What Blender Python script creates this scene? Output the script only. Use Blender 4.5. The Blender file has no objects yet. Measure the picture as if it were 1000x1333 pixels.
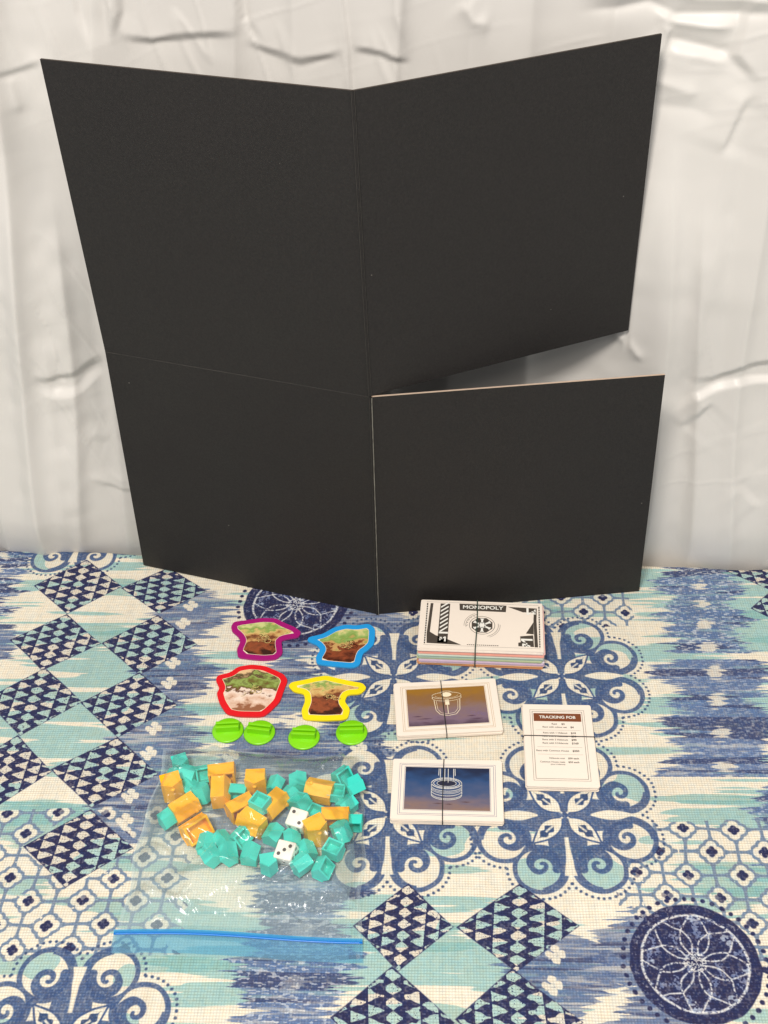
import bpy, bmesh, math, random
import numpy as np
from mathutils import Vector, Matrix, Euler

# ------------------------------------------------------------------ camera, world, lights, exposure
SC = bpy.context.scene
COL = SC.collection
R = math.radians
cam_d = bpy.data.cameras.new('camera'); cam = bpy.data.objects.new('camera', cam_d); COL.objects.link(cam)
SC.camera = cam
FPX, PITCH, ROLL = 1514.7, .6775, -.0404
cam_d.sensor_fit = 'VERTICAL'; cam_d.sensor_height = 24.0; cam_d.lens = FPX/1333*24.0
cam_d.clip_start = .02; cam_d.clip_end = 50
fw = Vector((0, math.cos(PITCH), -math.sin(PITCH))); up0 = Vector((0, math.sin(PITCH), math.cos(PITCH))); rt0 = Vector((1, 0, 0))
rt = rt0*math.cos(ROLL) + up0*math.sin(ROLL); up = rt0*(-math.sin(ROLL)) + up0*math.cos(ROLL)
cam.matrix_world = Matrix(((rt.x, up.x, -fw.x, 0), (rt.y, up.y, -fw.y, 0), (rt.z, up.z, -fw.z, .7868), (0, 0, 0, 1)))

w = bpy.data.worlds.new('World'); SC.world = w; w.use_nodes = True
w.node_tree.nodes['Background'].inputs[0].default_value = (.96, .97, 1.0, 1)
w.node_tree.nodes['Background'].inputs[1].default_value = .44

def area(name, loc, target, size, power, color):
    l = bpy.data.lights.new(name, 'AREA'); l.shape = 'DISK'; l.size = size; l.energy = power; l.color = color
    o = bpy.data.objects.new(name, l); COL.objects.link(o); o.location = loc
    o.rotation_euler = (Vector(target)-Vector(loc)).to_track_quat('-Z', 'Y').to_euler()
    return o
area('ceiling_lamp', (-.38, -.40, 1.90), (0, .75, .1), .42, 37, (1, .945, .875))
area('ceiling_lamp', (1.1, -.5, 2.2), (0, .8, .1), .9, 15, (1, .93, .85))
SC.view_settings.view_transform = 'Standard'; SC.view_settings.look = 'None'
SC.view_settings.exposure = 0.10; SC.view_settings.gamma = 1
SC.cycles.max_bounces = 10; SC.cycles.transparent_max_bounces = 24

# ------------------------------------------------------------------ helpers
def lin(c):
    return tuple(((v/255+.055)/1.055)**2.4 if v/255 > .04045 else v/255/12.92 for v in c[:3]) + (1,)

def tag(o, label=None, cat=None, group=None, kind=None):
    if label: o['label'] = label
    if cat: o['category'] = cat
    if group: o['group'] = group
    if kind: o['kind'] = kind
    return o

def empty(name, loc=(0, 0, 0), rz=0):
    o = bpy.data.objects.new(name, None); COL.objects.link(o); o.location = loc; o.rotation_euler = (0, 0, rz)
    o.empty_display_size = .01
    return o

def mesh(name, verts, faces, mats, parent=None, smooth=False, midx=None):
    me = bpy.data.meshes.new(name); me.from_pydata([tuple(v) for v in verts], [], faces); me.validate()
    for m in (mats if isinstance(mats, (list, tuple)) else [mats]): me.materials.append(m)
    if midx: me.polygons.foreach_set('material_index', midx)
    if smooth: me.polygons.foreach_set('use_smooth', [True]*len(me.polygons))
    me.update()
    o = bpy.data.objects.new(name, me); COL.objects.link(o)
    if parent: o.parent = parent
    return o

def from_bm(name, bm, mats, parent=None, smooth=False):
    bmesh.ops.recalc_face_normals(bm, faces=bm.faces)
    me = bpy.data.meshes.new(name); bm.to_mesh(me); bm.free()
    for m in (mats if isinstance(mats, (list, tuple)) else [mats]): me.materials.append(m)
    if smooth: me.polygons.foreach_set('use_smooth', [True]*len(me.polygons))
    o = bpy.data.objects.new(name, me); COL.objects.link(o)
    if parent: o.parent = parent
    return o

def bevel(bm, w, seg=2):
    bmesh.ops.bevel(bm, geom=list(bm.edges), offset=w, segments=seg, affect='EDGES', profile=.5, clamp_overlap=True)

def mat(name, color, rough=.6, spec=.5, bump=None, noise=None, **kw):
    m = bpy.data.materials.new(name); m.use_nodes = True
    nt = m.node_tree; b = nt.nodes['Principled BSDF']
    b.inputs['Base Color'].default_value = color if len(color) == 4 else tuple(color)+(1,)
    b.inputs['Roughness'].default_value = rough; b.inputs['Specular IOR Level'].default_value = spec
    for k, v in kw.items(): b.inputs[k.replace('_', ' ')].default_value = v
    tc = nt.nodes.new('ShaderNodeTexCoord')
    if noise:                                   # (scale, amount) : colour mottling
        n = nt.nodes.new('ShaderNodeTexNoise'); n.inputs['Scale'].default_value = noise[0]; n.inputs['Detail'].default_value = 5
        nt.links.new(tc.outputs['Object'], n.inputs['Vector'])
        mx = nt.nodes.new('ShaderNodeMix'); mx.data_type = 'RGBA'; mx.blend_type = 'MULTIPLY'
        mx.inputs[6].default_value = b.inputs['Base Color'].default_value
        rr = nt.nodes.new('ShaderNodeMapRange'); rr.inputs[3].default_value = 1-noise[1]; rr.inputs[4].default_value = 1+noise[1]
        nt.links.new(n.outputs[0], rr.inputs[0]); nt.links.new(rr.outputs[0], mx.inputs[7]); mx.inputs[0].default_value = 1
        nt.links.new(mx.outputs[2], b.inputs['Base Color'])
    if bump:                                    # (scale, strength, distance)
        n = nt.nodes.new('ShaderNodeTexNoise'); n.inputs['Scale'].default_value = bump[0]; n.inputs['Detail'].default_value = 4
        nt.links.new(tc.outputs['Object'], n.inputs['Vector'])
        bp = nt.nodes.new('ShaderNodeBump'); bp.inputs['Strength'].default_value = bump[1]; bp.inputs['Distance'].default_value = bump[2]
        nt.links.new(n.outputs[0], bp.inputs['Height']); nt.links.new(bp.outputs[0], b.inputs['Normal'])
    return m

# value noise on arrays
def vn(x, y, seed=0):
    rs = np.random.RandomState(seed); T = rs.rand(256, 256).astype(np.float32)
    xi = np.floor(x).astype(np.int64); yi = np.floor(y).astype(np.int64)
    fx = (x-xi).astype(np.float32); fy = (y-yi).astype(np.float32)
    fx = fx*fx*(3-2*fx); fy = fy*fy*(3-2*fy)
    x0 = xi & 255; x1 = (xi+1) & 255; y0 = yi & 255; y1 = (yi+1) & 255
    return (T[y0, x0]*(1-fx)+T[y0, x1]*fx)*(1-fy)+(T[y1, x0]*(1-fx)+T[y1, x1]*fx)*fy
def fbm(x, y, seed=0, o=3):
    s = 0; a = 1; t = 0
    for i in range(o): s = s+a*vn(x*2**i, y*2**i, seed+i); t += a; a *= .5
    return s/t
def sstep(a, b, x):
    t = np.clip((x-a)/(b-a), 0, 1); return t*t*(3-2*t)

# ------------------------------------------------------------------ tablecloth print, painted with numpy in table coordinates (metres)
TX0, TX1, TY0, TY1, TR = -.56, .56, .26, .98, .00042
def paint_cloth():
    W = int((TX1-TX0)/TR); H = int((TY1-TY0)/TR)
    gx = (TX0+(np.arange(W)+.5)*TR).astype(np.float32); gy = (TY0+(np.arange(H)+.5)*TR).astype(np.float32)
    X, Y = np.meshgrid(gx, gy)
    phi = -.055; cf, sf = math.cos(phi), math.sin(phi)
    P = X*cf+Y*sf; Q = -X*sf+Y*cf
    tw = .004*(vn(P*30, Q*30, 91)-.5)
    CREAM = np.array([231, 222, 202]); AQUA = np.array([156, 190, 184]); BLUE = np.array([80, 99, 140]); SBLUE = np.array([58, 79, 122])
    NAVY = np.array([34, 38, 77]); GREYB = np.array([112, 130, 154]); WHITE = np.array([226, 226, 222])
    img = np.empty((H, W, 3), np.float32); img[:] = CREAM
    rag = .022*(vn(P*14, Q*900, 1)-.5)+.030*(vn(P*9, Q*320, 2)-.5)
    fine = vn(P*160, Q*1100, 5)
    def comp(mask, col, sl=None):
        t = img if sl is None else img[sl]
        t += (col-t)*np.clip(mask, 0, 1)[..., None]
    def rect(cx, cy, r):
        i0 = max(0, int((cy-r-TY0)/TR)); i1 = min(H, int((cy+r-TY0)/TR)+1); j0 = max(0, int((cx-r-TX0)/TR)); j1 = min(W, int((cx+r-TX0)/TR)+1)
        if i1 <= i0 or j1 <= j0: return None
        return (slice(i0, i1), slice(j0, j1))
    AA = TR
    def edge(d, a=AA): return np.clip(.5-d/(2*a), 0, 1)         # inside where d<0
    # aqua brush streaks
    a = vn((P+rag)*7, Q*46, 11)*.44+vn((P+rag)*12, Q*150, 12)*.38+vn((P+rag)*20, Q*420, 13)*.18
    bias = .10*sstep(.03, 0, np.maximum(np.abs(X-.065)-.14, np.abs(Y-.66)-.125))+.12*sstep(.03, 0, np.maximum(np.abs(X+.10)-.085, np.abs(Y-.70)-.16))-.05*sstep(.03, 0, np.maximum(np.abs(X+.29)-.07, np.abs(Y-.73)-.15))-.03*sstep(.03, 0, np.maximum(np.abs(X-.33)-.12, np.abs(Y-.7)-.14))
    bias = bias+.07*sstep(.03, 0, np.maximum(np.abs(X-.05)-.12, np.abs(Y-.43)-.09))+.08*sstep(.03, 0, np.maximum(np.abs(X+.30)-.12, np.abs(Y-.52)-.06))
    comp(sstep(.548, .568, a-bias)*(.86+.14*fine), AQUA)
    a2 = vn((P+rag)*9, Q*60, 14)
    comp(sstep(.74, .76, a2)*.6, np.array([122, 172, 168]))
    # blue ikat lenses
    def lens(cx, cy, hw, hh, col=BLUE, al=.85, seed=0):
        p, q = cx*cf+cy*sf, -cx*sf+cy*cf
        d = np.abs(P+rag*.85-p)/hw+(np.abs(Q-q)/hh)**2*.8-1
        m = sstep(.03, -.03, d)*(.62+.38*sstep(.18, .42, vn(P*60+seed, Q*700, 21)))
        comp(m*al, col)
        comp(m*sstep(.72, .8, vn((P+rag)*30, Q*420, 23))*.55, CREAM)
        comp(m*sstep(.74, .82, vn((P+rag)*22, Q*300, 24+seed % 7))*.5, NAVY)
    k = 0
    for cx, cy in [(-.1975, .831), (-.2035, .753), (-.2115, .673), (-.222, .602)]:
        lens(cx+.004, cy, .039, .037, seed=k); k += 1
    for cx, cy in [(-.092, .800), (-.098, .728), (-.105, .650), (-.112, .578), (-.02, .80), (-.030, .70), (-.045, .648), (-.06, .60)]:
        lens(cx, cy, .046, .034, seed=k); k += 1
    for cx, cy in [(.110, .444), (.104, .372), (.178, .452), (.172, .385), (-.395, .80), (-.40, .73)]:
        lens(cx, cy, .040, .036, seed=k); k += 1
    # ikat totems
    def totem(ax, ay, bx, by, hw, per, seed=0, navy=.4, light=0., hole=.85):
        L = math.hypot(bx-ax, by-ay); p0, q0 = ax*cf+ay*sf, -ax*sf+ay*cf; p1, q1 = bx*cf+by*sf, -bx*sf+by*cf
        t = np.clip((Q-q0)/(q1-q0), 0, 1); cp = p0+(p1-p0)*t
        z = np.abs(((Q-q0)/per) % 1-.5)*2
        hwv = hw*(.66+.42*z)
        d = np.abs(P-cp+rag*.8)-hwv
        inside = sstep(.002, -.002, d)*(Q > min(q0, q1))*(Q < max(q0, q1))
        dens = sstep(.20+light*.3, .34+light*.3, vn(P*50, Q*520, 31+seed))
        comp(inside*(.55+.45*dens)*.93, np.array([84, 106, 150]))
        comp(inside*sstep(.58, .66, vn((P+rag)*9, Q*210, 33+seed))*navy*1.5, NAVY*.7+BLUE*.3)
        comp(inside*sstep(.66, .74, vn(P*330, Q*900, 34+seed))*(.35+light), WHITE)
        hz = ((Q-q0)/(per*.62)+.2) % 1
        dh = np.hypot(np.abs(P-cp)/.0120, (hz-.5)*3.0)+.9*(vn(P*90, Q*700, 37)-.5)-.62
        comp(inside*edge(dh*.006, .0005)*hole, CREAM)
    totem(.2755, .6085, .2975, .742, .050, .058, 0, .5)
    totem(.295, .750, .312, .870, .042, .046, 3, .5, .25)
    totem(-.085, .385, -.065, .555, .042, .070, 6, .5, .25, .35)
    totem(-.155, .34, -.15, .405, .05, .05, 9, .3, .2, .3)
    totem(-.405, .84, -.40, .955, .034, .034, 12, .55, .35)
    totem(.41, .61, .44, .87, .04, .045, 15, .45, .1)
    totem(.33, .52, .345, .60, .05, .05, 17, .4, .1)
    # quatrefoil lattice
    def lattice(ox, oy, region, fade=0.):
        ux, uy = .0205*math.cos(-.06), .0205*math.sin(-.06); vx, vy = .0203*math.sin(.075), .0203*math.cos(.075)
        det = ux*vy-uy*vx
        dx, dy = X+tw-ox, Y+tw-oy
        s = (dx*vy-dy*vx)/det; t = (-dx*uy+dy*ux)/det
        si = np.round(s); ti = np.round(t); a = (s-si)*.0205; b = (t-ti)*.0203
        isf = ((si+ti) % 2) == 0
        # quatrefoil distance
        aa, bb = np.abs(a), np.abs(b)
        def quat(o, r): return np.minimum(np.hypot(aa-o, bb), np.hypot(aa, bb-o))-r
        outl = quat(.0046, .0056)
        line = np.minimum(aa, bb)-.00125-.0011*sstep(.006, .0105, np.maximum(aa, bb))
        node = np.hypot(a, b)-.0034-.0016*np.cos(4*np.arctan2(b, a))
        m = region*(vn(X*300, Y*300, 40) > .07)
        comp(m*np.where(isf, np.where(outl > 0, edge(line), 0), np.maximum(edge(line), edge(node))), GREYB)
        # rounded white cell corners keep the net's thick look
        comp(m*isf*edge(np.abs(outl)-.00135), GREYB)
        comp(m*isf*edge(outl+.0012)*.9, CREAM)
        core = sstep(.0, .3, vn(np.floor(s*.5+t*.5+.01)*3.7, np.floor(s*.5-t*.5+.01)*5.1, 44)-.08)
        comp(m*isf*edge(quat(.0023, .0023))*(.35+.65*core), NAVY)
    q1 = X+.05*(vn(X*40, Y*40, 51)-.5)*.3
    regL = ((X > -.42) & (X < -.168+.006*np.sin(Y*300)) & (Y < .604) & (Y > .468+.25*np.maximum(0, X+.20)*0)).astype(np.float32)
    regL *= ~((np.abs(X+.255)/.048+np.abs(Y-.567)/.040) < 1)
    lattice(-.2669, .4965, regL)
    regR = ((X > .165) & (Y < .566) & (Y > .47-(X-.2)*.6)).astype(np.float32)
    lattice(.2268, .5587, regR)
    regT = ((X > .02) & (X < .236) & (Y > .790) & (Y < .845)).astype(np.float32)
    lattice(.1883, .811, regT)
    # scroll flowers
    spiral = []
    for i in range(44):
        u = i/43; th = R(-70-u*455); r = .150*(1-u)**.9+.016
        spiral.append((th, r, (.030*(1-u)+.017)+.020*max(0, math.sin(math.pi*min(1, u*2.2)))*(u < .455)))
    def flower(cx, cy, Rr, rot=-.05):
        sl = rect(cx, cy, Rr*1.2)
        if sl is None: return
        c, s_ = math.cos(rot), math.sin(rot)
        dx, dy = (X[sl]-cx)/Rr, (Y[sl]-cy)/Rr
        U = dx*c+dy*s_; V = -dx*s_+dy*c
        U = U+.012*(vn(U*9+50, V*9+50, 61)-.5); V = V+.012*(vn(U*9+90, V*9+50, 62)-.5)
        au, av = np.abs(U), np.abs(V)
        vert = av > au
        A = np.where(vert, av, au); B = np.where(vert, au, av)
        e = TR/Rr
        ca, cb, cr = .655, .300, .288
        dc = np.hypot(A-ca, B-cb)
        tex = .84+.16*vn(X[sl]*900, Y[sl]*900, 63)
        # cream discs cut in, then blue body
        body = np.minimum(np.maximum(A-.60, B-.30-.1*A+0*A), dc-cr)      # inner lump plus the curl discs
        body = np.maximum(body, -(1.2-A))
        fillc = dc-(cr+.0)
        m_body = edge(np.minimum(np.maximum(A-.58, B-(.235-.10*A)), fillc), e)
        comp(m_body*tex*.97, SBLUE, sl)
        pocket = np.hypot(A-ca-.004, B-cb-.012)-(cr-.062-.02*(B < cb))
        comp(edge(pocket, e)*(A > .36), CREAM*.985, sl)
        aq = vn(X[sl]*30, Y[sl]*60, 64) > .66
        comp(edge(pocket, e)*(A > .36)*aq*.85, AQUA, sl)
        # spiral tongue
        sp = np.full(A.shape, 9., np.float32)
        for th, r, tk in spiral:
            px, py = ca-.050+r*math.cos(th), cb-.010+r*math.sin(th)
            sp = np.minimum(sp, np.hypot(A-px, B-py)-tk)
        comp(edge(sp, e)*tex, SBLUE, sl)
        # cream drop / lance on each axis
        t = np.clip((A-.30)/.42, 0, 1)
        drop = np.where(vert, B-(.022+.042*t*t), B-.062*np.sin(math.pi*np.clip((A-.25)/.5, 0, 1)))
        drop = np.maximum(drop, np.maximum(.28-A, A-.74))
        comp(edge(drop, e), CREAM, sl)
        # diagonal leaves
        D1 = (A+B)*.7071; D2 = (A-B)*.7071
        tt = np.clip((D1-.06)/.42, 0, 1); wl = .092*np.sin(math.pi*tt**.8)
        leaf = np.maximum(D2-wl, np.maximum(.06-D1, D1-.48))
        comp(edge(leaf-.022, e), SBLUE, sl)
        comp(edge(leaf, e), CREAM, sl)
        wl2 = .048*np.sin(math.pi*np.clip((D1-.16)/.24, 0, 1))*(1+.35*np.sin(D1*60))
        comp(edge(np.maximum(D2-wl2, np.maximum(.16-D1, D1-.42)), e), SBLUE*.9, sl)
        comp(edge(np.maximum(D2-.012, np.maximum(-.01, D1-.3)), e)*.9, CREAM, sl)
        comp(edge(np.hypot(U, V)-.035, e), SBLUE, sl)
        comp(edge(np.maximum(np.abs(D1-.53)-.04, D2-.055), e)*.9, SBLUE, sl)
        # dots
        for i in range(-6, 14):
            th = i*.175
            for sg in (1,):
                px, py = ca+(cr+.055)*math.cos(th), cb+(cr+.055)*math.sin(th)
                if px < py-.02: continue
                comp(edge(np.hypot(A-px, B-py)-.0155, e)*.95, SBLUE*.9, sl)
    for cx, cy in [(.0023, .7365), (.1554, .7290), (-.0063, .5847), (.1359, .5771), (-.2385, .4049), (-.3225, .972), (-.405, .4155)]:
        flower(cx, cy, .0765)
    # medallions
    def medallion(cx, cy, Rr):
        sl = rect(cx, cy, Rr*1.25)
        if sl is None: return
        dx, dy = (X[sl]-cx)/Rr, (Y[sl]-cy)/Rr
        dx = dx+.03*(vn(dx*6+20, dy*6+20, 71)-.5); dy = dy+.03*(vn(dx*6+60, dy*6+20, 72)-.5)
        e = TR/Rr; r = np.hypot(dx, dy); th = np.arctan2(dy, dx)
        comp(edge(r-1.03, e)*0+edge(r-.985, e), NAVY, sl)
        blot = vn(dx*9+40, dy*9+40, 73)*.6+vn(dx*40+40, dy*40+40, 74)*.4
        comp(edge(r-.80, e)*sstep(.62, .72, blot)*.6, np.array([150, 165, 200]), sl)
        nb = sstep(.05, .5, vn(dx*44+9, dy*44+9, 75))*.92
        comp(edge(np.abs(r-.80)-.020, e)*nb, WHITE, sl)
        k8 = math.pi/4; tt = (th-.2+k8/2) % k8-k8/2
        a = r*np.cos(tt); b = np.abs(r*np.sin(tt))
        blz = sstep(.50, .58, vn(dx*5+70, dy*5+70, 77))*sstep(.4, .6, vn(dx*34+70, dy*34+70, 78))
        comp(edge(np.maximum(np.abs(r-.70)-.09, (a-.55)*1.15-b), e)*blz*.75, np.array([190, 200, 214]), sl)
        wl = .072*np.sin(math.pi*np.clip((a-.12)/.44, 0, 1))
        comp(edge(np.maximum(np.abs(b-wl)-.014, np.maximum(.12-a, a-.56)), e)*nb, WHITE, sl)
        # chevrons from petal tips to the ring, between the petals
        d2 = np.abs(b-(a-.55)*1.15)*.66-.013
        comp(edge(np.maximum(d2, np.maximum(.54-a, r-.80)), e)*nb, WHITE, sl)
        ph = vn(dx*60, dy*60, 76)
        comp(edge(r-.17, e)*(ph > .45)*.8, WHITE, sl)
        comp(edge(np.abs(r-.92)-.05, e)*sstep(.72, .8, blot)*.35, WHITE, sl)
        kd = 2*math.pi/46; td = (th+kd/2) % kd-kd/2
        comp(edge(np.hypot(r*np.cos(td)-1.085, r*np.sin(td))-.038, e), NAVY, sl)
    medallion(-.0906, .8382, .0520)
    medallion(.2113, .4451, .0475)
    # houndstooth diamonds: four measured corners left, right, top, bottom
    def diamond(l, r_, t, b, seed):
        cx = (l[0]+r_[0]+t[0]+b[0])/4; cy = (l[1]+r_[1]+t[1]+b[1])/4
        sl = rect(cx, cy, .055)
        if sl is None: return
        ux, uy = (r_[0]-l[0])/2, (r_[1]-l[1])/2; vx, vy = (t[0]-b[0])/2, (t[1]-b[1])/2
        det = ux*vy-uy*vx; dx, dy = X[sl]-cx+tw[sl]*.3, Y[sl]-cy+tw[sl]*.3
        u = (dx*vy-dy*vx)/det/1.07; v = (-dx*uy+dy*ux)/det/1.05
        d = (np.abs(u)+np.abs(v)-1)*.03
        comp(edge(d, .0004), NAVY, sl)
        n = 7.; cu = (u+1)/2*n; ci = np.floor(cu); cs = cu-ci
        rowh = .262
        q = (v+1)/rowh+.5*(ci % 2)
        qi = np.floor(q); qs = np.abs(q-qi-.5)*2
        jit = .42*(vn(u*14+seed+20, v*14+seed+20, 81)-.5)
        tri = qs-(.98-cs*.92)+jit*.8
        mid = (ci == 3)
        tri = np.where(mid, qs-(.9-np.abs(cs-.5)*1.7)+jit*.6, np.where(ci < 3, tri, qs-(cs*.98-.02)+jit))
        light = np.maximum(tri*.007, .0)-.0002
        inside = edge(d+.0004+.0022*(vn(u*22+25, v*22+25, 84)-.3), .0004)*(cs > .12)*(vn(u*60+seed, v*60, 82) > .14)
        lm = sstep(.0006, -.0003, tri*.007)
        tone = vn(X[sl]*18, Y[sl]*110, 83) > .5
        comp(lm*inside*.96, CREAM*.97, sl)
        comp(lm*inside*tone*.8, AQUA*1.02, sl)
    DS = [
     ((-.3555, .8844), (-.2711, .8793), (-.3105, .9135), (-.3154, .8371)), ((-.2627, .8754), (-.1803, .8659), (-.2268, .8989), (-.228, .8342)),
     ((-.3631, .8037), (-.2797, .7959), (-.3154, .8371), (-.3243, .7652)), ((-.2708, .7954), (-.184, .7874), (-.2277, .832), (-.2344, .7553)),
     ((-.367, .7273), (-.2825, .721), (-.3243, .7652), (-.3301, .6866)), ((-.2782, .7198), (-.195, .7117), (-.2342, .7544), (-.2428, .6803)),
     ((-.3706, .6462), (-.2946, .6416), (-.3315, .684), (-.3353, .6085)), ((-.2898, .6438), (-.2026, .6353), (-.2438, .6777), (-.2537, .6061)),
     ((-.2974, .5655), (-.2133, .5601), (-.2531, .6022), (-.2602, .5321)), ((-.0298, .4847), (.0407, .4809), (.0032, .5186), (-.0073, .4492)),
     ((.0459, .4807), (.1316, .4787), (.0905, .5146), (.0809, .4454)), ((-.0494, .4174), (.0338, .4083), (-.0079, .4474), (-.0075, .370)),
     ((.0367, .411), (.119, .4048), (.0807, .4436), (.0807, .368)), ((.352, .806), (.43, .80), (.39, .842), (.392, .768)), ((.345, .862), (.42, .855), (.375, .889), (.38, .826))]
    for k, d in enumerate(DS): diamond(*d, seed=k*7)
    # small cream four-petal flowers
    for cx, cy in [(-.1949, .8432), (-.1998, .8186), (-.2034, .7654), (-.204, .7402), (-.2112, .6865), (-.2123, .659), (-.2218, .6147), (-.2225, .5893), (.1118, .456), (.1062, .4319), (-.1312, .7624), (-.1405, .6511), (-.030, .655)]:
        sl = rect(cx, cy, .012)
        dx, dy = X[sl]-cx, Y[sl]-cy
        d = np.minimum(np.hypot(np.abs(dx)-.0044, dy), np.hypot(dx, np.abs(dy)-.0044))-.0032; d = np.minimum(d, np.hypot(dx, dy)-.002)+.0016*(vn(dx*500+99, dy*500+99, 85)-.5)
        comp(edge(d, .0004)*.95, CREAM, sl)
    # thread colour variation and the woven grid
    PW = .00225
    wx = .5+.5*np.cos(2*math.pi*(P+.0006*vn(P*60, Q*60, 86))/PW); wy = .5+.5*np.cos(2*math.pi*(Q+.0006*vn(P*60, Q*60, 87))/PW)
    gap = np.maximum(wx**6, wy**6)
    thr = vn(P/PW*1.0, Q*40, 88)*.5+vn(P*40, Q/PW, 89)*.5
    slub = (.955+.075*thr)*(.975+.05*fbm(P*22, Q*22, 97))
    img *= slub[..., None]
    spk = vn(P/PW*1.6+3, Q/PW*1.6+3, 95)
    dark = sstep(185, 110, img.mean(-1))
    comp(dark*sstep(.55, .9, spk)*.20+dark*.05, CREAM)
    img *= (1-.18*gap*(.5+.5*vn(P*400, Q*400, 90)))[..., None]
    warm = (vn(P/PW, Q/PW, 92)-.5)*10
    img[..., 0] += warm; img[..., 2] -= warm
    img = np.clip(img/255, 0, 1)
    im = bpy.data.images.new('cloth_print', W, H)
    buf = np.ones((H, W, 4), np.float32); buf[..., :3] = img
    im.pixels.foreach_set(buf.ravel()); im.update()
    return im

def cloth_material():
    m = mat('printed_cotton', (.7, .7, .7), .85, .2)
    nt = m.node_tree; b = nt.nodes['Principled BSDF']
    tc = nt.nodes.new('ShaderNodeTexCoord')
    mp = nt.nodes.new('ShaderNodeMapping')
    mp.inputs['Location'].default_value = (-TX0/(TX1-TX0), -TY0/(TY1-TY0), 0)
    mp.inputs['Scale'].default_value = (1/(TX1-TX0), 1/(TY1-TY0), 1)
    nt.links.new(tc.outputs['Object'], mp.inputs[0])
    it = nt.nodes.new('ShaderNodeTexImage'); it.image = paint_cloth(); it.extension = 'REPEAT'
    nt.links.new(mp.outputs[0], it.inputs[0])
    g = nt.nodes.new('ShaderNodeMix'); g.data_type = 'RGBA'; g.blend_type = 'MULTIPLY'; g.inputs[0].default_value = 1
    g.inputs[7].default_value = (1, 1, 1, 1)
    nt.links.new(it.outputs[0], g.inputs[6]); nt.links.new(g.outputs[2], b.inputs['Base Color'])
    # woven relief
    r = nt.nodes.new('ShaderNodeMapping'); r.inputs['Rotation'].default_value = (0, 0, .055); r.inputs['Scale'].default_value = (1, 1, 0)
    nt.links.new(tc.outputs['Object'], r.inputs[0])
    hs = []
    for ax in ('X', 'Y'):
        wv = nt.nodes.new('ShaderNodeTexWave'); wv.wave_type = 'BANDS'; wv.bands_direction = ax
        wv.inputs['Scale'].default_value = 2*math.pi/20/.00225; wv.inputs['Distortion'].default_value = .6; wv.inputs['Detail Scale'].default_value = 3
        nt.links.new(r.outputs[0], wv.inputs[0]); hs.append(wv)
    ad = nt.nodes.new('ShaderNodeMath'); ad.operation = 'ADD'
    nt.links.new(hs[0].outputs[1], ad.inputs[0]); nt.links.new(hs[1].outputs[1], ad.inputs[1])
    bp = nt.nodes.new('ShaderNodeBump'); bp.inputs['Strength'].default_value = .5; bp.inputs['Distance'].default_value = .0003
    nt.links.new(ad.outputs[0], bp.inputs['Height']); nt.links.new(bp.outputs[0], b.inputs['Normal'])
    return m

def wall_y(x): return .907-.0995*x
M_CLOTH = cloth_material()
def build_cloth():
    nx = 260; xs = np.linspace(-1.0, 1.0, nx)
    rows = []
    N = 130
    for x in xs:
        yb = wall_y(x)-.004+.0012*math.sin(x*31)+.0008*math.sin(x*83+1)
        col = [(x, y, -.0016*float(max(0, math.sin(x*23+y*9+1.3*math.sin(y*13+x*5)))**2)*(.4+.6*math.sin(x*7-y*11)**2)*(0 if y > yb-.01 else 1)) for y in np.linspace(.05, yb-.006, N)]
        col += [(x, yb-.006+.006*math.sin(a), -.006+.006*math.cos(a)) for a in np.linspace(.3, math.pi/2, 5)]
        col += [(x, yb, -.05), (x, yb, -.12)]
        rows.append(col)
    n = len(rows[0]); V = [v for c in rows for v in c]
    F = [(i*n+j, (i+1)*n+j, (i+1)*n+j+1, i*n+j+1) for i in range(nx-1) for j in range(n-1)]
    o = mesh('tablecloth', V, F, M_CLOTH, smooth=True)
    tag(o, 'woven cotton tablecloth printed with blue, navy and aqua patchwork under everything', 'tablecloth')
    # table top under the cloth
    wood = mat('table_wood', (.35, .24, .15, 1), .5)
    V = []; 
    for z in (-.004, -.034):
        V += [(-.98, .06, z), (.98, .06, z), (.98, wall_y(.98)-.012, z), (-.98, wall_y(-.98)-.012, z)]
    F = [(0, 1, 2, 3), (7, 6, 5, 4), (0, 4, 5, 1), (1, 5, 6, 2), (2, 6, 7, 3), (3, 7, 4, 0)]
    tag(mesh('table_top', V, F, wood), kind='structure')
build_cloth()

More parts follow.
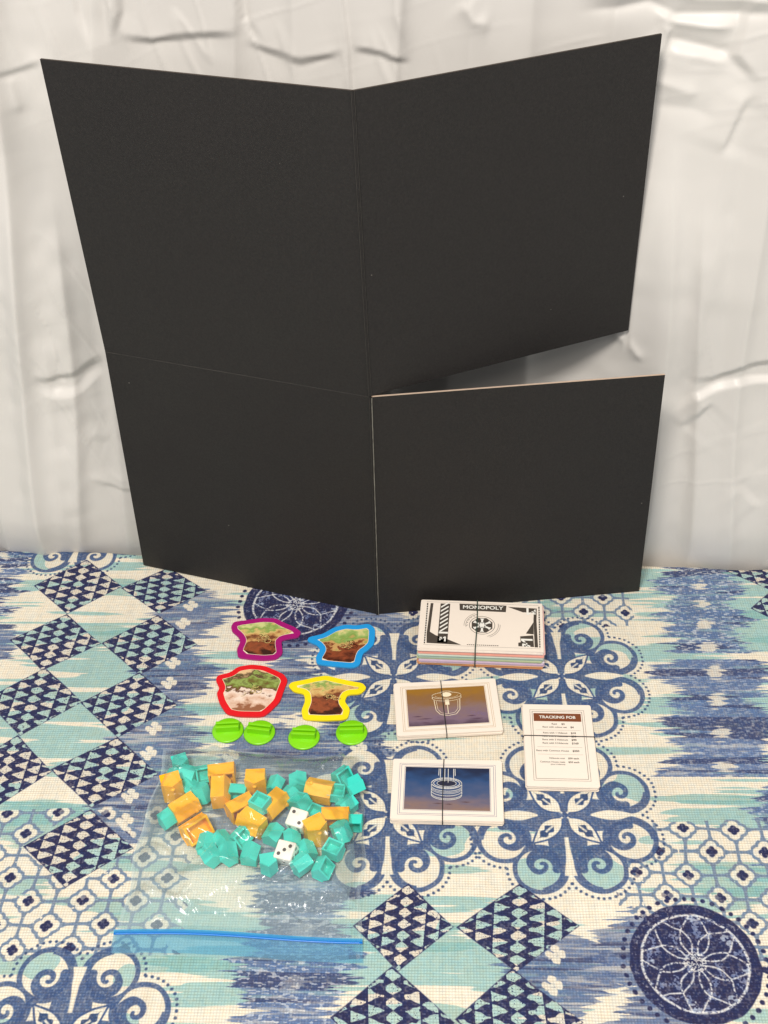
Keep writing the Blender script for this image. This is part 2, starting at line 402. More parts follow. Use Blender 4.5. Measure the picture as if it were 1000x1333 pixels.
# ------------------------------------------------------------------ white curtain backdrop
CREASE = {
 'a': ([(-.296, .458), (-.315, .337), (-.332, .22), (-.341, .113), (-.347, -.02)], .013, .020, 'r'),
 'a2': ([(-.30, .50), (-.325, .337), (-.345, .22), (-.358, .113), (-.375, -.02)], -.010, .014, 'r'),
 'b': ([(-.31, .285), (-.313, .203), (-.323, .094), (-.333, -.02)], .009, .011, 'r'),
 'pocket1': ([(-.328, .21), (-.313, .204), (-.283, .208), (-.256, .223)], -.0055, .0045, 's'),
 'pocket2': ([(-.328, .203), (-.312, .189), (-.286, .190), (-.257, .211)], .0055, .005, 's'),
 'c': ([(-.33, .485), (-.29, .482), (-.277, .484), (-.256, .489)], -.004, .003, 's'),
 'c2': ([(-.289, .482), (-.288, .448)], .003, .004, 'r'),
 'd': ([(-.228, .60), (-.228, .523), (-.222, .490)], .004, .003, 's'),
 'rib1': ([(-.193, .60), (-.204, .523), (-.207, .495)], -.006, .003, 's'),
 'rib2': ([(-.186, .60), (-.194, .523), (-.203, .500)], .006, .003, 's'),
 'e': ([(-.202, .507), (-.188, .501), (-.173, .499), (-.133, .503), (-.096, .507)], -.0055, .0035, 's'),
 'f': ([(-.099, .60), (-.096, .516), (-.085, .496)], .005, .004, 's'),
 'f2': ([(-.091, .60), (-.092, .513), (-.078, .494)], -.005, .004, 's'),
 'seam': ([(-.021, .60), (-.015, .521), (-.013, .496), (-.012, .40)], .004, .0014, 's'),
 'g': ([(-.100, .500), (-.078, .492), (-.052, .486), (-.028, .49), (-.013, .495)], -.005, .0035, 's'),
 'g2': ([(-.013, .496), (.011, .493), (.037, .484)], -.005, .003, 's'),
 'h': ([(.024, .60), (.025, .521), (.033, .495)], .004, .003, 'r'),
 'h2': ([(.074, .53), (.085, .515), (.10, .512)], .004, .006, 'r'),
 'i1': ([(.156, .53), (.184, .529), (.222, .536), (.255, .528), (.34, .529)], .005, .004, 'r'),
 'i2': ([(.162, .517), (.19, .52), (.22, .525), (.241, .516), (.34, .521)], -.005, .004, 'r'),
 'i3': ([(.22, .522), (.236, .511), (.264, .508), (.291, .508)], .006, .004, 'r'),
 'i4': ([(.232, .499), (.254, .495), (.289, .488)], -.006, .0045, 'r'),
 'i4b': ([(.232, .488), (.261, .485), (.287, .480)], .005, .005, 'r'),
 'i5': ([(.23, .513), (.238, .505), (.233, .480)], .005, .003, 's'),
 'i6': ([(.224, .468), (.242, .463), (.266, .456)], .004, .006, 'r'),
 'i7': ([(.228, .448), (.26, .446), (.28, .44)], -.003, .006, 'r'),
 'j1': ([(.294, .55), (.289, .507), (.286, .488), (.310, .465)], -.006, .004, 's'),
 'j2': ([(.305, .462), (.298, .45), (.285, .409)], .006, .004, 's'),
 'j3': ([(.307, .447), (.298, .416), (.295, .361), (.301, .275)], .004, .008, 's'),
 'k1': ([(.280, .205), (.305, .205), (.327, .217), (.40, .228)], -.007, .0045, 's'),
 'k2': ([(.274, .165), (.29, .188), (.31, .197), (.326, .203), (.40, .205)], .007, .0035, 's'),
 'k3': ([(.282, .150), (.293, .167), (.308, .184)], -.005, .004, 's'),
 'k4': ([(.285, .160), (.283, .109), (.278, -.02)], .005, .012, 's'),
 'k5': ([(.283, .29), (.287, .237), (.280, .190)], .004, .007, 's'),
 'l': ([(.209, .25), (.229, .236), (.242, .218)], .005, .004, 'r'),
 'm': ([(.338, .097), (.366, .069)], .003, .004, 's'),
 'n': ([(-.294, .093), (-.281, .081), (-.24, .068)], -.003, .003, 's'),
 'o': ([(-.286, .137), (-.268, .128)], -.002, .005, 's'),
 's1': ([(.241, .426), (.253, .212), (.263, -.02)], .007, .020, 'r'),
 's2': ([(.298, .361), (.32, .128), (.329, -.02)], -.006, .016, 'r'),
 's3': ([(.10, .60), (.12, .45), (.14, .2), (.13, -.02)], .008, .03, 'r'),
 's4': ([(-.15, .60), (-.14, .45), (-.16, .2), (-.17, -.02)], -.008, .03, 'r'),
 's5': ([(-.25, .60), (-.255, .4), (-.28, .15), (-.30, -.02)], .010, .018, 'r'),
}
def curtain_h(X, Z):
    h = .006*np.sin(X*19+.6*np.sin(Z*5)+1.2)+.003*(fbm(X*6+30, Z*1.6+30, 7, 2)-.5)*2
    def fold(x0, x1, A, w, ss, z0=-1, z1=2):     # hanging fold: line from x0 at z=.55 to x1 at z=0, steep on one side
        t = (X-(x1+(x0-x1)*Z/.55+.006*np.sin(Z*9+x0*50)))*ss/w
        t = np.where(t < 0, t/2.8, t/.8)
        return A*np.exp(-(np.sqrt(t*t+.04)-.2))*sstep(z0, z0+.12, Z)*sstep(z1, z1-.12, Z)
    for a in ((-.30, -.352, .0190, .015, 1), (-.335, -.40, .014, .012, -1), (-.262, -.315, .014, .012, 1, -1, .40), (-.215, -.275, .007, .010, -1), (-.37, -.44, .012, .02, 1), (-.43, -.48, .012, .02, -1),
              (-.10, -.13, .008, .009, 1), (-.06, -.09, .006, .008, -1), (.03, .0, .008, .008, 1), (.08, .06, .006, .012, -1), (.135, .13, .007, .015, 1), (.19, .175, .005, .008, -1, .4),
              (.245, .262, .008, .013, 1, -1, .44), (.275, .30, .009, .010, -1, -1, .40), (.315, .345, .009, .012, 1), (.36, .385, .010, .014, -1), (.42, .43, .012, .02, 1), (-.55, -.56, .012, .02, 1), (.52, .53, .012, .02, -1), (-.68, -.70, .014, .03, 1), (.66, .70, .014, .03, -1), (.85, .85, .014, .03, 1), (-.85, -.85, .014, .03, 1)):
        h += fold(*a)
    # fine pulled wrinkles: thin sharp lines, stronger where the cloth is gathered
    g = sstep(.44, .54, Z)*sstep(.12, .20, X)+.55*sstep(.25, .05, Z)*sstep(-.2, -.3, X)+.35*sstep(.24, .3, X)+.25
    rd = 1-np.abs(fbm(X*7+60+Z*2+.4*np.sin(Z*21), Z*34+60-X*9, 12, 2)-.5)*2
    h += .0005*g*np.clip(rd-.90, 0, 1)/.10*sstep(.42, .6, vn(X*9+3, Z*9+3, 13))
    rd = 1-np.abs(fbm(X*38+60+Z*12, Z*7+60, 18, 2)-.5)*2
    h += .0010*np.clip(rd-.90, 0, 1)/.10*sstep(.48, .66, vn(X*5+33, Z*5+3, 14))
    for pts, A, wd, kind in CREASE.values():
        A = A*(.36 if kind == 's' else .5 if wd < .01 else .45)
        best = np.full(X.shape, 9.); sgn = np.zeros(X.shape); tt = np.zeros(X.shape)
        L = [0]
        for a, b in zip(pts[:-1], pts[1:]): L.append(L[-1]+math.hypot(b[0]-a[0], b[1]-a[1]))
        for k, (a, b) in enumerate(zip(pts[:-1], pts[1:])):
            dx, dz = b[0]-a[0], b[1]-a[1]; l = math.hypot(dx, dz)
            t = ((X-a[0])*dx+(Z-a[1])*dz)/l/l; tc = np.clip(t, 0, 1)
            d = np.hypot(X-a[0]-tc*dx, Z-a[1]-tc*dz); s = ((X-a[0])*dz-(Z-a[1])*dx)/l
            m = d < best; best = np.where(m, d, best); sgn = np.where(m, np.sign(s), sgn); tt = np.where(m, (L[k]+tc*l)/L[-1], tt)
        fade = sstep(0, .25, tt)*sstep(1, .75, tt)
        wv = wd*(.8+.4*vn(X*60, Z*60, 15))
        if kind == 'r': h += A*1.25*np.exp(-(np.sqrt((best/wv)**2+.12)-.346))*np.maximum(fade, .25)*(sstep(0, .1, tt)*sstep(1, .9, tt) if wd < .01 else 1)
        else: h += A*sgn*np.exp(-best/(wv*5))*np.minimum(1, best/(wv*.9))*fade*1.25   # soft step that dies away from the crease
    return h
def build_curtain():
    xs = np.concatenate([np.linspace(-1.1, -.47, 90), np.linspace(-.467, .467, 520), np.linspace(.47, 1.1, 90)])
    zs = np.concatenate([np.linspace(-.30, -.03, 12), np.linspace(-.025, .62, 380), np.linspace(.63, 1.25, 60)])
    X, Z = np.meshgrid(xs, zs)
    h = curtain_h(X, Z)
    h *= sstep(-.06, .05, Z)*.8+.2
    back = .024*sstep(.0, .22, Z)+.020*sstep(.25, .6, Z)+.004
    Yv = .907-.0995*X+back-h*1.0+.007
    yb = .8194+np.clip((X+.008)/.2336, 0, 1.0)*.0906+.0045-np.maximum(X-.2262, 0)*1.2   # the cloth hangs clear of the board's far corner
    yb = np.where((X > 0) & (Z > .2), yb, -1)
    k = .0015; Yv = yb+k*np.logaddexp(0, np.clip((Yv-yb)/k, -30, 600)) if False else np.maximum(Yv, yb)
    V = np.stack([X, Yv, Z], -1).reshape(-1, 3); n = len(xs)
    I = np.arange(len(zs)-1)[:, None]*n+np.arange(n-1)[None, :]
    F = np.stack([I, I+1, I+n+1, I+n], -1).reshape(-1, 4)
    me = bpy.data.meshes.new('curtain')
    me.vertices.add(len(V)); me.vertices.foreach_set('co', V.ravel().astype(np.float32))
    me.loops.add(F.size); me.loops.foreach_set('vertex_index', F.ravel().astype(np.int32))
    me.polygons.add(len(F)); me.polygons.foreach_set('loop_start', np.arange(0, F.size, 4, dtype=np.int32))
    me.update(calc_edges=True); me.polygons.foreach_set('use_smooth', [True]*len(F))
    m = mat('white_satin', (.645, .617, .580, 1), .40, .4, bump=(900, .08, .0004), noise=(6, .015), Sheen_Weight=.15)
    me.materials.append(m)
    o = bpy.data.objects.new('curtain', me); COL.objects.link(o)
    tag(o, 'creased off-white satin curtain hanging behind the table as a backdrop', 'curtain')
build_curtain()

# ------------------------------------------------------------------ black folding game board
M_BOARD = mat('black_linen_paper', (.0175, .0152, .0140, 1), .60, .36, noise=(520, .55), bump=(2200, .5, .0005))
def board_wear():
    nt = M_BOARD.node_tree; b = nt.nodes['Principled BSDF']; tc = nt.nodes['Texture Coordinate']
    n = nt.nodes.new('ShaderNodeTexNoise'); n.inputs['Scale'].default_value = 9; n.inputs['Detail'].default_value = 5; nt.links.new(tc.outputs['Object'], n.inputs['Vector'])
    mr = nt.nodes.new('ShaderNodeMapRange'); mr.inputs[1].default_value = .3; mr.inputs[2].default_value = .7; mr.inputs[3].default_value = .46; mr.inputs[4].default_value = .74
    nt.links.new(n.outputs[0], mr.inputs[0]); nt.links.new(mr.outputs[0], b.inputs['Roughness'])
    v = nt.nodes.new('ShaderNodeTexVoronoi'); v.inputs['Scale'].default_value = 34; nt.links.new(tc.outputs['Object'], v.inputs['Vector'])
    lt = nt.nodes.new('ShaderNodeMath'); lt.operation = 'LESS_THAN'; lt.inputs[1].default_value = .022; nt.links.new(v.outputs[0], lt.inputs[0])
    mx = nt.nodes.new('ShaderNodeMix'); mx.data_type = 'RGBA'; src = b.inputs['Base Color'].links[0].from_socket
    ml = nt.nodes.new('ShaderNodeMath'); ml.operation = 'MULTIPLY'; ml.inputs[1].default_value = .5; nt.links.new(lt.outputs[0], ml.inputs[0])
    nt.links.new(ml.outputs[0], mx.inputs[0]); nt.links.new(src, mx.inputs[6]); mx.inputs[7].default_value = (.22, .20, .18, 1); nt.links.new(mx.outputs[2], b.inputs['Base Color'])
board_wear()
M_EDGE = mat('black_board_edge', (.05, .038, .03, 1), .7, .3)
M_RAW = mat('raw_greyboard', (.50, .38, .29, 1), .85, .2, noise=(300, .15))
M_WORN = mat('worn_fold_line', (.20, .19, .16, 1), .8, .2, noise=(200, .5))
M_FAINT = mat('faint_fold_line', (.040, .036, .032, 1), .7, .3, noise=(120, .6))
def build_board():
    root = empty('game_board', (-.010, .8194, 0))
    tag(root, 'large black folding game board standing open on its edge before the curtain', 'game board')
    base = Vector((-.010, .8194, 0))
    h0, h1, h2 = Vector((-.010, .8194, .0006)), Vector((-.0072, .8194, .2514)), Vector((-.0101, .8194, .5067))
    h1u = Vector((-.0078, .8194, .2530))
    l0, l1, l2 = Vector((-.2498, .9062, .0006)), Vector((-.2432, .9062, .2542)), Vector((-.2461, .9062, .5102))
    u1, u2 = Vector((.2256, .910, .2524)), Vector((.2255, .910, .5091))
    r0, r1 = Vector((.2477, .8370, .0006)), Vector((.2433, .8370, .2504))
    TH = .0021
    def panel(c, raw, label=None, parts=()):                       # corners bl br tr tl on the front face
        n = (c[1]-c[0]).cross(c[3]-c[0]).normalized()             # towards the viewer
        N = 14
        f = [Vector(v)-base for v in c]; b = [v-n*TH for v in f]
        bm = bmesh.new()
        def grid(q, bow, flip):
            vs = [[bm.verts.new(q[0].lerp(q[1], i/N).lerp(q[3].lerp(q[2], i/N), j/N)+n*bow*math.sin(math.pi*i/N)*math.sin(math.pi*(j/N))) for i in range(N+1)] for j in range(N+1)]
            for j in range(N):
                for i in range(N):
                    l = [vs[j][i], vs[j][i+1], vs[j+1][i+1], vs[j+1][i]]
                    bm.faces.new(l if not flip else l[::-1])
            return vs
        A = grid(f, -.0012, False); B = grid(b, -.0012, True)
        def strip(a, b_, mi):
            for i in range(N):
                fc = bm.faces.new([a[i], a[i+1], b_[i+1], b_[i]]); fc.material_index = mi
        idx = [2 if s in raw else 1 for s in ('bottom', 'right', 'top', 'left')]
        strip(A[0], B[0], idx[0]); strip([r[N] for r in A], [r[N] for r in B], idx[1]); strip(A[N], B[N], idx[2]); strip([r[0] for r in A], [r[0] for r in B], idx[3])
        o = from_bm('board_panel', bm, [M_BOARD, M_EDGE, M_RAW], root)
        for p in o.data.polygons:
            if p.material_index == 0: p.use_smooth = True
        o.data.set_sharp_from_angle(angle=R(30))
        if label: o['label'] = label
        return o
    g = Vector((.0006, 0, 0))
    up_ = Vector((0, 0, .00025))
    panel([l0, h0-g, h1-g-up_, l1-up_], ()); panel([l1+up_, h1-g+up_, h2-g, l2], ())
    panel([h1u+g, u1, u2, h2+g], ('bottom',)); panel([h0+g, r0, r1, h1+g], ('top',))
    # hinge tape: a thin rounded spine along the folds
    def rod(name, pts, r, m, sides=7, jit=0):
        V = []; F = []; rnd = random.Random(4)
        for k, p in enumerate(pts):
            for i in range(sides):
                a = 2*math.pi*i/sides; V.append((p[0]+r*math.cos(a)+(rnd.random()-.5)*jit, p[1]+r*math.sin(a), p[2]))
        for k in range(len(pts)-1):
            for i in range(sides): F.append((k*sides+i, k*sides+(i+1) % sides, (k+1)*sides+(i+1) % sides, (k+1)*sides+i))
        return mesh(name, V, F, m, root, True)
    def seg(a, b, n=30, dy=0): return [tuple(a.lerp(b, i/n)-base+Vector((0, dy, 0))) for i in range(n+1)]
    rod('hinge_tape', seg(h0, h1, 30, .0002), .0014, M_BOARD); o = rod('hinge_tape', seg(h1u, h2, 30, .0002), .0014, M_BOARD)
    rod('fold_crease', [(p[0]-.0010, p[1]-.0010, p[2]) for p in seg(h1u, h2)], .00035, M_FAINT, 5)
    rod('fold_crease', [(p[0]+.0012, p[1]-.0008, p[2]) for p in seg(h1u, h2)], .0003, M_FAINT, 5)
    rod('fold_crease', [(p[0]-.0012, p[1]-.0009, p[2]) for p in seg(h0, h1)], .0003, M_FAINT, 5)
    rod('fold_crease', [(p[0]+.0008, p[1]-.0011, p[2]) for p in seg(h0, h1, 80)], .00042, M_WORN, 5, .0003)['label'] = 'pale worn fold line on the lower hinge'
    # horizontal fold between the two left panels
    n = (h0-l0).cross(l1-l0).normalized()
    pts = [tuple(l1.lerp(h1, i/24)-base+n*(.0001-.0012*0)) for i in range(25)]
    V = []; F = []
    for p in pts:
        p = Vector(p); V += [tuple(p+Vector((0, 0, .0004))), tuple(p+n*.0002), tuple(p-Vector((0, 0, .0004)))]
    for k in range(24): F += [(3*k, 3*k+3, 3*k+4, 3*k+1), (3*k+1, 3*k+4, 3*k+5, 3*k+2)]
    mesh('fold_crease', V, F, M_FAINT, root)
build_board()

# ------------------------------------------------------------------ flat printed pieces
def poly(name, polys, m, parent, z=0, loc=None):
    """2D polygons (lists of xy) as thin ink at height z, one mesh"""
    bm = bmesh.new()
    for P in polys:
        vs = [bm.verts.new((x, y, z)) for x, y in P]
        try: bm.faces.new(vs)
        except ValueError: pass
    bmesh.ops.triangulate(bm, faces=bm.faces)
    for f in bm.faces:
        if f.normal.z < 0: f.normal_flip()
    me = bpy.data.meshes.new(name); bm.to_mesh(me); bm.free(); me.materials.append(m)
    o = bpy.data.objects.new(name, me); COL.objects.link(o); o.parent = parent
    return o
def stroke(pts, w, closed=False):
    """polyline to quads"""
    out = []; n = len(pts)
    for i in range(n if closed else n-1):
        a = pts[i]; b = pts[(i+1) % n]; dx, dy = b[0]-a[0], b[1]-a[1]; l = math.hypot(dx, dy) or 1
        nx, ny = -dy/l*w/2, dx/l*w/2; ex, ey = dx/l*w*.3, dy/l*w*.3
        out.append([(a[0]-ex+nx, a[1]-ey+ny), (a[0]-ex-nx, a[1]-ey-ny), (b[0]+ex-nx, b[1]+ey-ny), (b[0]+ex+nx, b[1]+ey+ny)])
    return out
def box2(x0, y0, x1, y1): return [(x0, y0), (x1, y0), (x1, y1), (x0, y1)]
def frame(x0, y0, x1, y1, w): return [box2(x0, y0, x1, y0+w), box2(x0, y1-w, x1, y1), box2(x0, y0+w, x0+w, y1-w), box2(x1-w, y0+w, x1, y1-w)]
def arc(cx, cy, rx, ry, a0, a1, n=24): return [(cx+rx*math.cos(R(a0+(a1-a0)*i/n)), cy+ry*math.sin(R(a0+(a1-a0)*i/n))) for i in range(n+1)]
DG = bpy.context.evaluated_depsgraph_get
def text(name, body, size, m, parent, x, y, z, align='CENTER', sx=1, bold=0, rz=0):
    c = bpy.data.curves.new('t', 'FONT'); c.body = body; c.size = size; c.align_x = align; c.align_y = 'CENTER'; c.offset = bold; c.resolution_u = 3
    o = bpy.data.objects.new('t', c); COL.objects.link(o)
    me = bpy.data.meshes.new_from_object(o.evaluated_get(DG())); bpy.data.objects.remove(o)
    me.name = name; me.materials.clear(); me.materials.append(m)
    q = bpy.data.objects.new(name, me); COL.objects.link(q); q.parent = parent; q.location = (x, y, z); q.scale = (sx, 1, 1); q.rotation_euler = (0, 0, rz)
    return q

M_PAPER = mat('white_card', lin((236, 223, 208)), .6, .35, noise=(60, .02), bump=(1500, .1, .0002))
M_CARDE = mat('white_card_edge', lin((222, 212, 198)), .8, .2, noise=(200, .08))
M_INK = mat('dark_print', lin((72, 64, 56)), .6, .4, noise=(400, .1))
M_GREYINK = mat('grey_print', lin((120, 112, 104)), .6, .4)
M_BROWN = mat('brown_print', lin((122, 66, 36)), .5, .4, noise=(200, .08))
M_GOLDL = mat('tan_line_print', lin((190, 165, 125)), .6, .4)
M_BLUEL = mat('slate_line_print', lin((120, 125, 150)), .6, .4)
M_WHITEP = mat('white_print', lin((236, 232, 222)), .55, .4)
M_CREAMP = mat('cream_print', lin((238, 222, 190)), .55, .4)
M_BAND = mat('black_rubber', (.022, .022, .02, 1), .55, .4, bump=(900, .3, .0003))
M_BANDG = mat('green_rubber', (.03, .06, .045, 1), .55, .4, bump=(900, .3, .0003))

def gradient_mat(name, stops, sizeY, seed=0, vignette=0.):
    m = mat(name, (.5, .5, .5), .45, .45); nt = m.node_tree; b = nt.nodes['Principled BSDF']
    tc = nt.nodes.new('ShaderNodeTexCoord'); sp = nt.nodes.new('ShaderNodeSeparateXYZ'); nt.links.new(tc.outputs['Object'], sp.inputs[0])
    n = nt.nodes.new('ShaderNodeTexNoise'); n.inputs['Scale'].default_value = 60; n.inputs['Detail'].default_value = 4
    mp = nt.nodes.new('ShaderNodeMapping'); mp.inputs['Scale'].default_value = (1, 1.9, 1); mp.inputs['Location'].default_value = (seed, seed, 0)
    nt.links.new(tc.outputs['Object'], mp.inputs[0]); nt.links.new(mp.outputs[0], n.inputs['Vector'])
    mr = nt.nodes.new('ShaderNodeMapRange'); mr.inputs[1].default_value = -sizeY/2; mr.inputs[2].default_value = sizeY/2
    nt.links.new(sp.outputs[1], mr.inputs[0])
    ad = nt.nodes.new('ShaderNodeMath'); ad.operation = 'MULTIPLY_ADD'; ad.inputs[1].default_value = .62
    nt.links.new(n.outputs[0], ad.inputs[0])
    s2 = nt.nodes.new('ShaderNodeMath'); s2.operation = 'SUBTRACT'; s2.inputs[1].default_value = .31; nt.links.new(mr.outputs[0], s2.inputs[0]); nt.links.new(s2.outputs[0], ad.inputs[2])
    cr = nt.nodes.new('ShaderNodeValToRGB'); e = cr.color_ramp.elements
    e[0].position = stops[0][0]; e[0].color = lin(stops[0][1]); e[1].position = stops[-1][0]; e[1].color = lin(stops[-1][1])
    for p, c in stops[1:-1]: k = e.new(p); k.color = lin(c)
    nt.links.new(ad.outputs[0], cr.inputs[0]); nt.links.new(cr.outputs[0], b.inputs['Base Color'])
    return m

def sheet_mesh(name, w, h, t, m, rad=.0014, seg=3):
    pts = []
    for cx, cy, a in ((w/2-rad, h/2-rad, 0), (-w/2+rad, h/2-rad, 90), (-w/2+rad, -h/2+rad, 180), (w/2-rad, -h/2+rad, 270)):
        for i in range(seg+1): pts.append((cx+rad*math.cos(R(a+90*i/seg)), cy+rad*math.sin(R(a+90*i/seg))))
    n = len(pts); V = [(x, y, 0) for x, y in pts]+[(x, y, t) for x, y in pts]
    F = [tuple(range(n))[::-1], tuple(range(n, 2*n))]+[(i, (i+1) % n, n+(i+1) % n, n+i) for i in range(n)]
    me = bpy.data.meshes.new(name); me.from_pydata(V, [], F); 
    for q in (m if isinstance(m, list) else [m]): me.materials.append(q)
    if isinstance(m, list): me.polygons.foreach_set('material_index', [0, 0]+[1]*n)
    return me
def band(name, parent, W, H, r, m, axis='y', at=0, wob=0, seed=1):
    """rubber band round a stack: W = extent along the axis it crosses, H = stack height"""
    rnd = random.Random(seed); path = []
    e = r*.9; c = .0009
    n = 14
    for i in range(n+1): path.append((-W/2-e+c+(W+2*e-2*c)*i/n, H+e))
    for i in range(1, 5): path.append((W/2+e-c+c*math.sin(R(22.5*i)), H+e-c+c*math.cos(R(22.5*i))))
    for i in range(1, 6): path.append((W/2+e, H+e-c-(H+2*e-2*c)*i/5*.98))
    for i in range(n+1): path.append((W/2+e-c-(W+2*e-2*c)*i/n, -e*.2+.0004))
    for i in range(1, 6): path.append((-W/2-e, -e+c+(H+2*e-2*c)*i/6))
    K = len(path); S = 7; V = []; F = []
    ph = rnd.random()*6
    for k in range(K):
        a = path[k-1]; b = path[(k+1) % K]; dx, dz = b[0]-a[0], b[1]-a[1]; l = math.hypot(dx, dz) or 1
        nx, nz = -dz/l, dx/l; p = path[k]
        off = at+wob*math.sin(p[0]*50+ph)+wob*p[0]*12
        for i in range(S):
            t = 2*math.pi*i/S; q = p[0]+nx*r*math.cos(t); z = max(p[1]+nz*r*math.cos(t), .0002); s = off+r*math.sin(t)
            V.append((s, q, z) if axis == 'y' else (q, s, z))
    for k in range(K):
        for i in range(S): F.append((k*S+i, k*S+(i+1) % S, ((k+1) % K)*S+(i+1) % S, ((k+1) % K)*S+i))
    return mesh(name, V, F, m, parent, True)

# ---- bundle of play money
def build_money():
    W, H = .1140, .0640
    root = empty('money_bundle', (.0862, .7760, 0), R(-6.2))
    tag(root, 'thick bundle of multicoloured play banknotes held by a rubber band, white note on top', 'play money')
    cols = [((208, 122, 62), 8), ((232, 168, 96), 4), ((186, 158, 190), 8), ((206, 196, 214), 4), ((160, 178, 128), 5), ((138, 170, 158), 8), ((216, 222, 210), 5), ((222, 140, 122), 5), ((236, 178, 172), 6), ((238, 226, 214), 10)]
    rnd = random.Random(8); z = .0003; t = .000330
    zz = 0
    for ci, (c, n) in enumerate(cols):
        c = tuple(v*.68+q*.32 for v, q in zip(c, (236, 226, 214))); m = mat('note_paper', lin(c), .8, .2, noise=(150, .08)); 
        me = sheet_mesh('banknote', W, H, t, m, .0004, 1)
        ox, oy, orr = rnd.uniform(-.0011, .0011), rnd.uniform(-.0008, .0008), rnd.uniform(-.008, .008)
        for k in range(n):
            o = bpy.data.objects.new('banknote', me); COL.objects.link(o); o.parent = root
            o.location = (ox+rnd.uniform(-.0009, .0009), oy+rnd.uniform(-.0006, .0006), z); o.rotation_euler = (0, 0, orr+rnd.uniform(-.007, .007)); z += t+.000018
    top = z
    o = bpy.data.objects.new('banknote', sheet_mesh('banknote', W, H, .0003, M_PAPER, .0006, 2)); COL.objects.link(o); o.parent = root; o.location = (0, 0, top)
    o['label'] = 'white top note printed in dark brown'
    top_note = o; Z = .00042
    def U(u, v): return ((u-.5)*W, (v-.5)*H)
    def UP(l): return [U(*p) for p in l]
    dark = []; light = []
    dark += [UP(l) for l in ([(.075, .93), (.098, .93), (.085, .33), (.135, .26), (.23, .19), (.345, .085), (.065, .10), (.06, .3)],
        [(.158, .93), (.238, .93), (.232, .115), (.150, .115)], [(.315, .94), (.705, .93), (.70, .79), (.32, .80)],
        [(.715, .905), (.955, .89), (.95, .64), (.925, .64), (.93, .80), (.84, .80)], [(.925, .64), (.95, .64), (.957, .09), (.93, .09)],
        [(.925, .60), (.925, .35), (.862, .36)], [(.815, .30), (.92, .33), (.925, .095), (.80, .10), (.80, .17), (.82, .18)])]
    dark += [UP([(x, .93-.0), (x+.010, .93), (x+.008, .09), (x-.002, .09)]) for x in (.045, .968)]
    dark += stroke([U(a, b) for a, b in [(.04, .96), (.97, .955)]], .0002)+stroke([U(a, b) for a, b in [(.04, .065), (.975, .065)]], .0002)
    for k in range(16): light.append(UP([(.966, .12+k*.05), (.980, .125+k*.05), (.980, .135+k*.05), (.966, .130+k*.05)])); light.append(UP([(.040, .12+k*.05), (.058, .125+k*.05), (.058, .135+k*.05), (.040, .130+k*.05)]))
    for k in range(7):
        y = .34+k*.085
        light.append(UP([(.163, y-.02), (.226, y+.085), (.226, y+.118), (.163, y+.013)]))
    light.append(UP([(.158, .335), (.232, .335), (.232, .30), (.158, .30)]))
    # numeral with its currency strokes
    def one(cx, cy, s, ang):
        ca, sa = math.cos(R(ang)), math.sin(R(ang)); out = []
        for l in ([(.1, -.5), (.32, -.5), (.32, .5), (.1, .5)], [(.1, .5), (-.12, .28), (-.12, .08), (.1, .24)], [(-.62, .40), (-.28, .40), (-.28, .24), (-.62, .24)], [(-.46, .24), (-.28, .24), (-.50, -.30), (-.66, -.30)], [(-.66, .08), (-.20, .08), (-.20, -.04), (-.66, -.04)]):
            out.append([(cx+(x*ca-y*sa)*s, cy+(x*sa+y*ca)*s) for x, y in l])
        return out
    x, y = U(.200, .19); light += one(x, y, .0062, 0)
    x, y = U(.895, .82); light += one(x, y, .0092, 180)
    x, y = U(.868, .20); light += one(x, y, .0105, 90)
    # round emblem: ring, dark hub, six-spoked light gear, side arcs
    cx, cy = U(.507, .50); r = .0118
    dark += stroke(arc(cx, cy, r, r, 0, 360, 40), .00045)
    dark += stroke(arc(cx, cy, r*1.28, r*1.28, 110, 190, 16), .00035)+stroke(arc(cx, cy, r*1.42, r*1.42, 115, 185, 16), .0003)+stroke(arc(cx, cy, r*1.28, r*1.28, -70, 10, 16), .00035)+stroke(arc(cx, cy, r*1.42, r*1.42, -65, 5, 16), .0003)
    for k in range(5):
        a = R(120+k*15); dark += stroke([(cx+r*1.15*math.cos(a), cy+r*1.15*math.sin(a)), (cx+r*1.22*math.cos(a+.09), cy+r*1.22*math.sin(a+.09))], .0005)
    dark.append([(cx+r*.88*math.cos(R(22.5+45*k*1.0)), cy+r*.88*math.sin(R(22.5+45*k))) for k in range(8)])
    gear = []
    for k in range(6):
        a = 60*k+30
        for da, rr in ((-22, .24), (-9, .30), (-7, .62), (-16, .72), (16, .72), (7, .62), (9, .30), (22, .24)): gear.append((cx+r*rr*math.cos(R(a+da)), cy+r*rr*math.sin(R(a+da))))
    # hub disc and spokes as separate simple shapes
    light.append(arc(cx, cy, r*.30, r*.30, 0, 345, 18))
    for k in range(6):
        a = 60*k+30
        light.append([(cx+r*rr*math.cos(R(a+da)), cy+r*rr*math.sin(R(a+da))) for da, rr in ((-20, .22), (-8, .60), (-13, .76), (13, .76), (8, .60), (20, .22))])
    for k in range(16):
        u = .39+k*.016; dark.append(UP([(u, .088), (u+.011, .088), (u+.011, .102), (u, .102)]))
    poly('print', dark, M_INK, top_note, Z); poly('print', light, M_WHITEP, top_note, Z+.00010)
    x, y = U(.51, .868); text('lettering', 'MONOPOLY', .0064, M_WHITEP, top_note, x, y-.0001, Z+.00012, sx=1.06, bold=.00014)
    band('rubber_band', root, H+.0016, top+.0006, .00055, M_BANDG, 'y', -.0045, .0006, 3)
    rb = None
build_money()

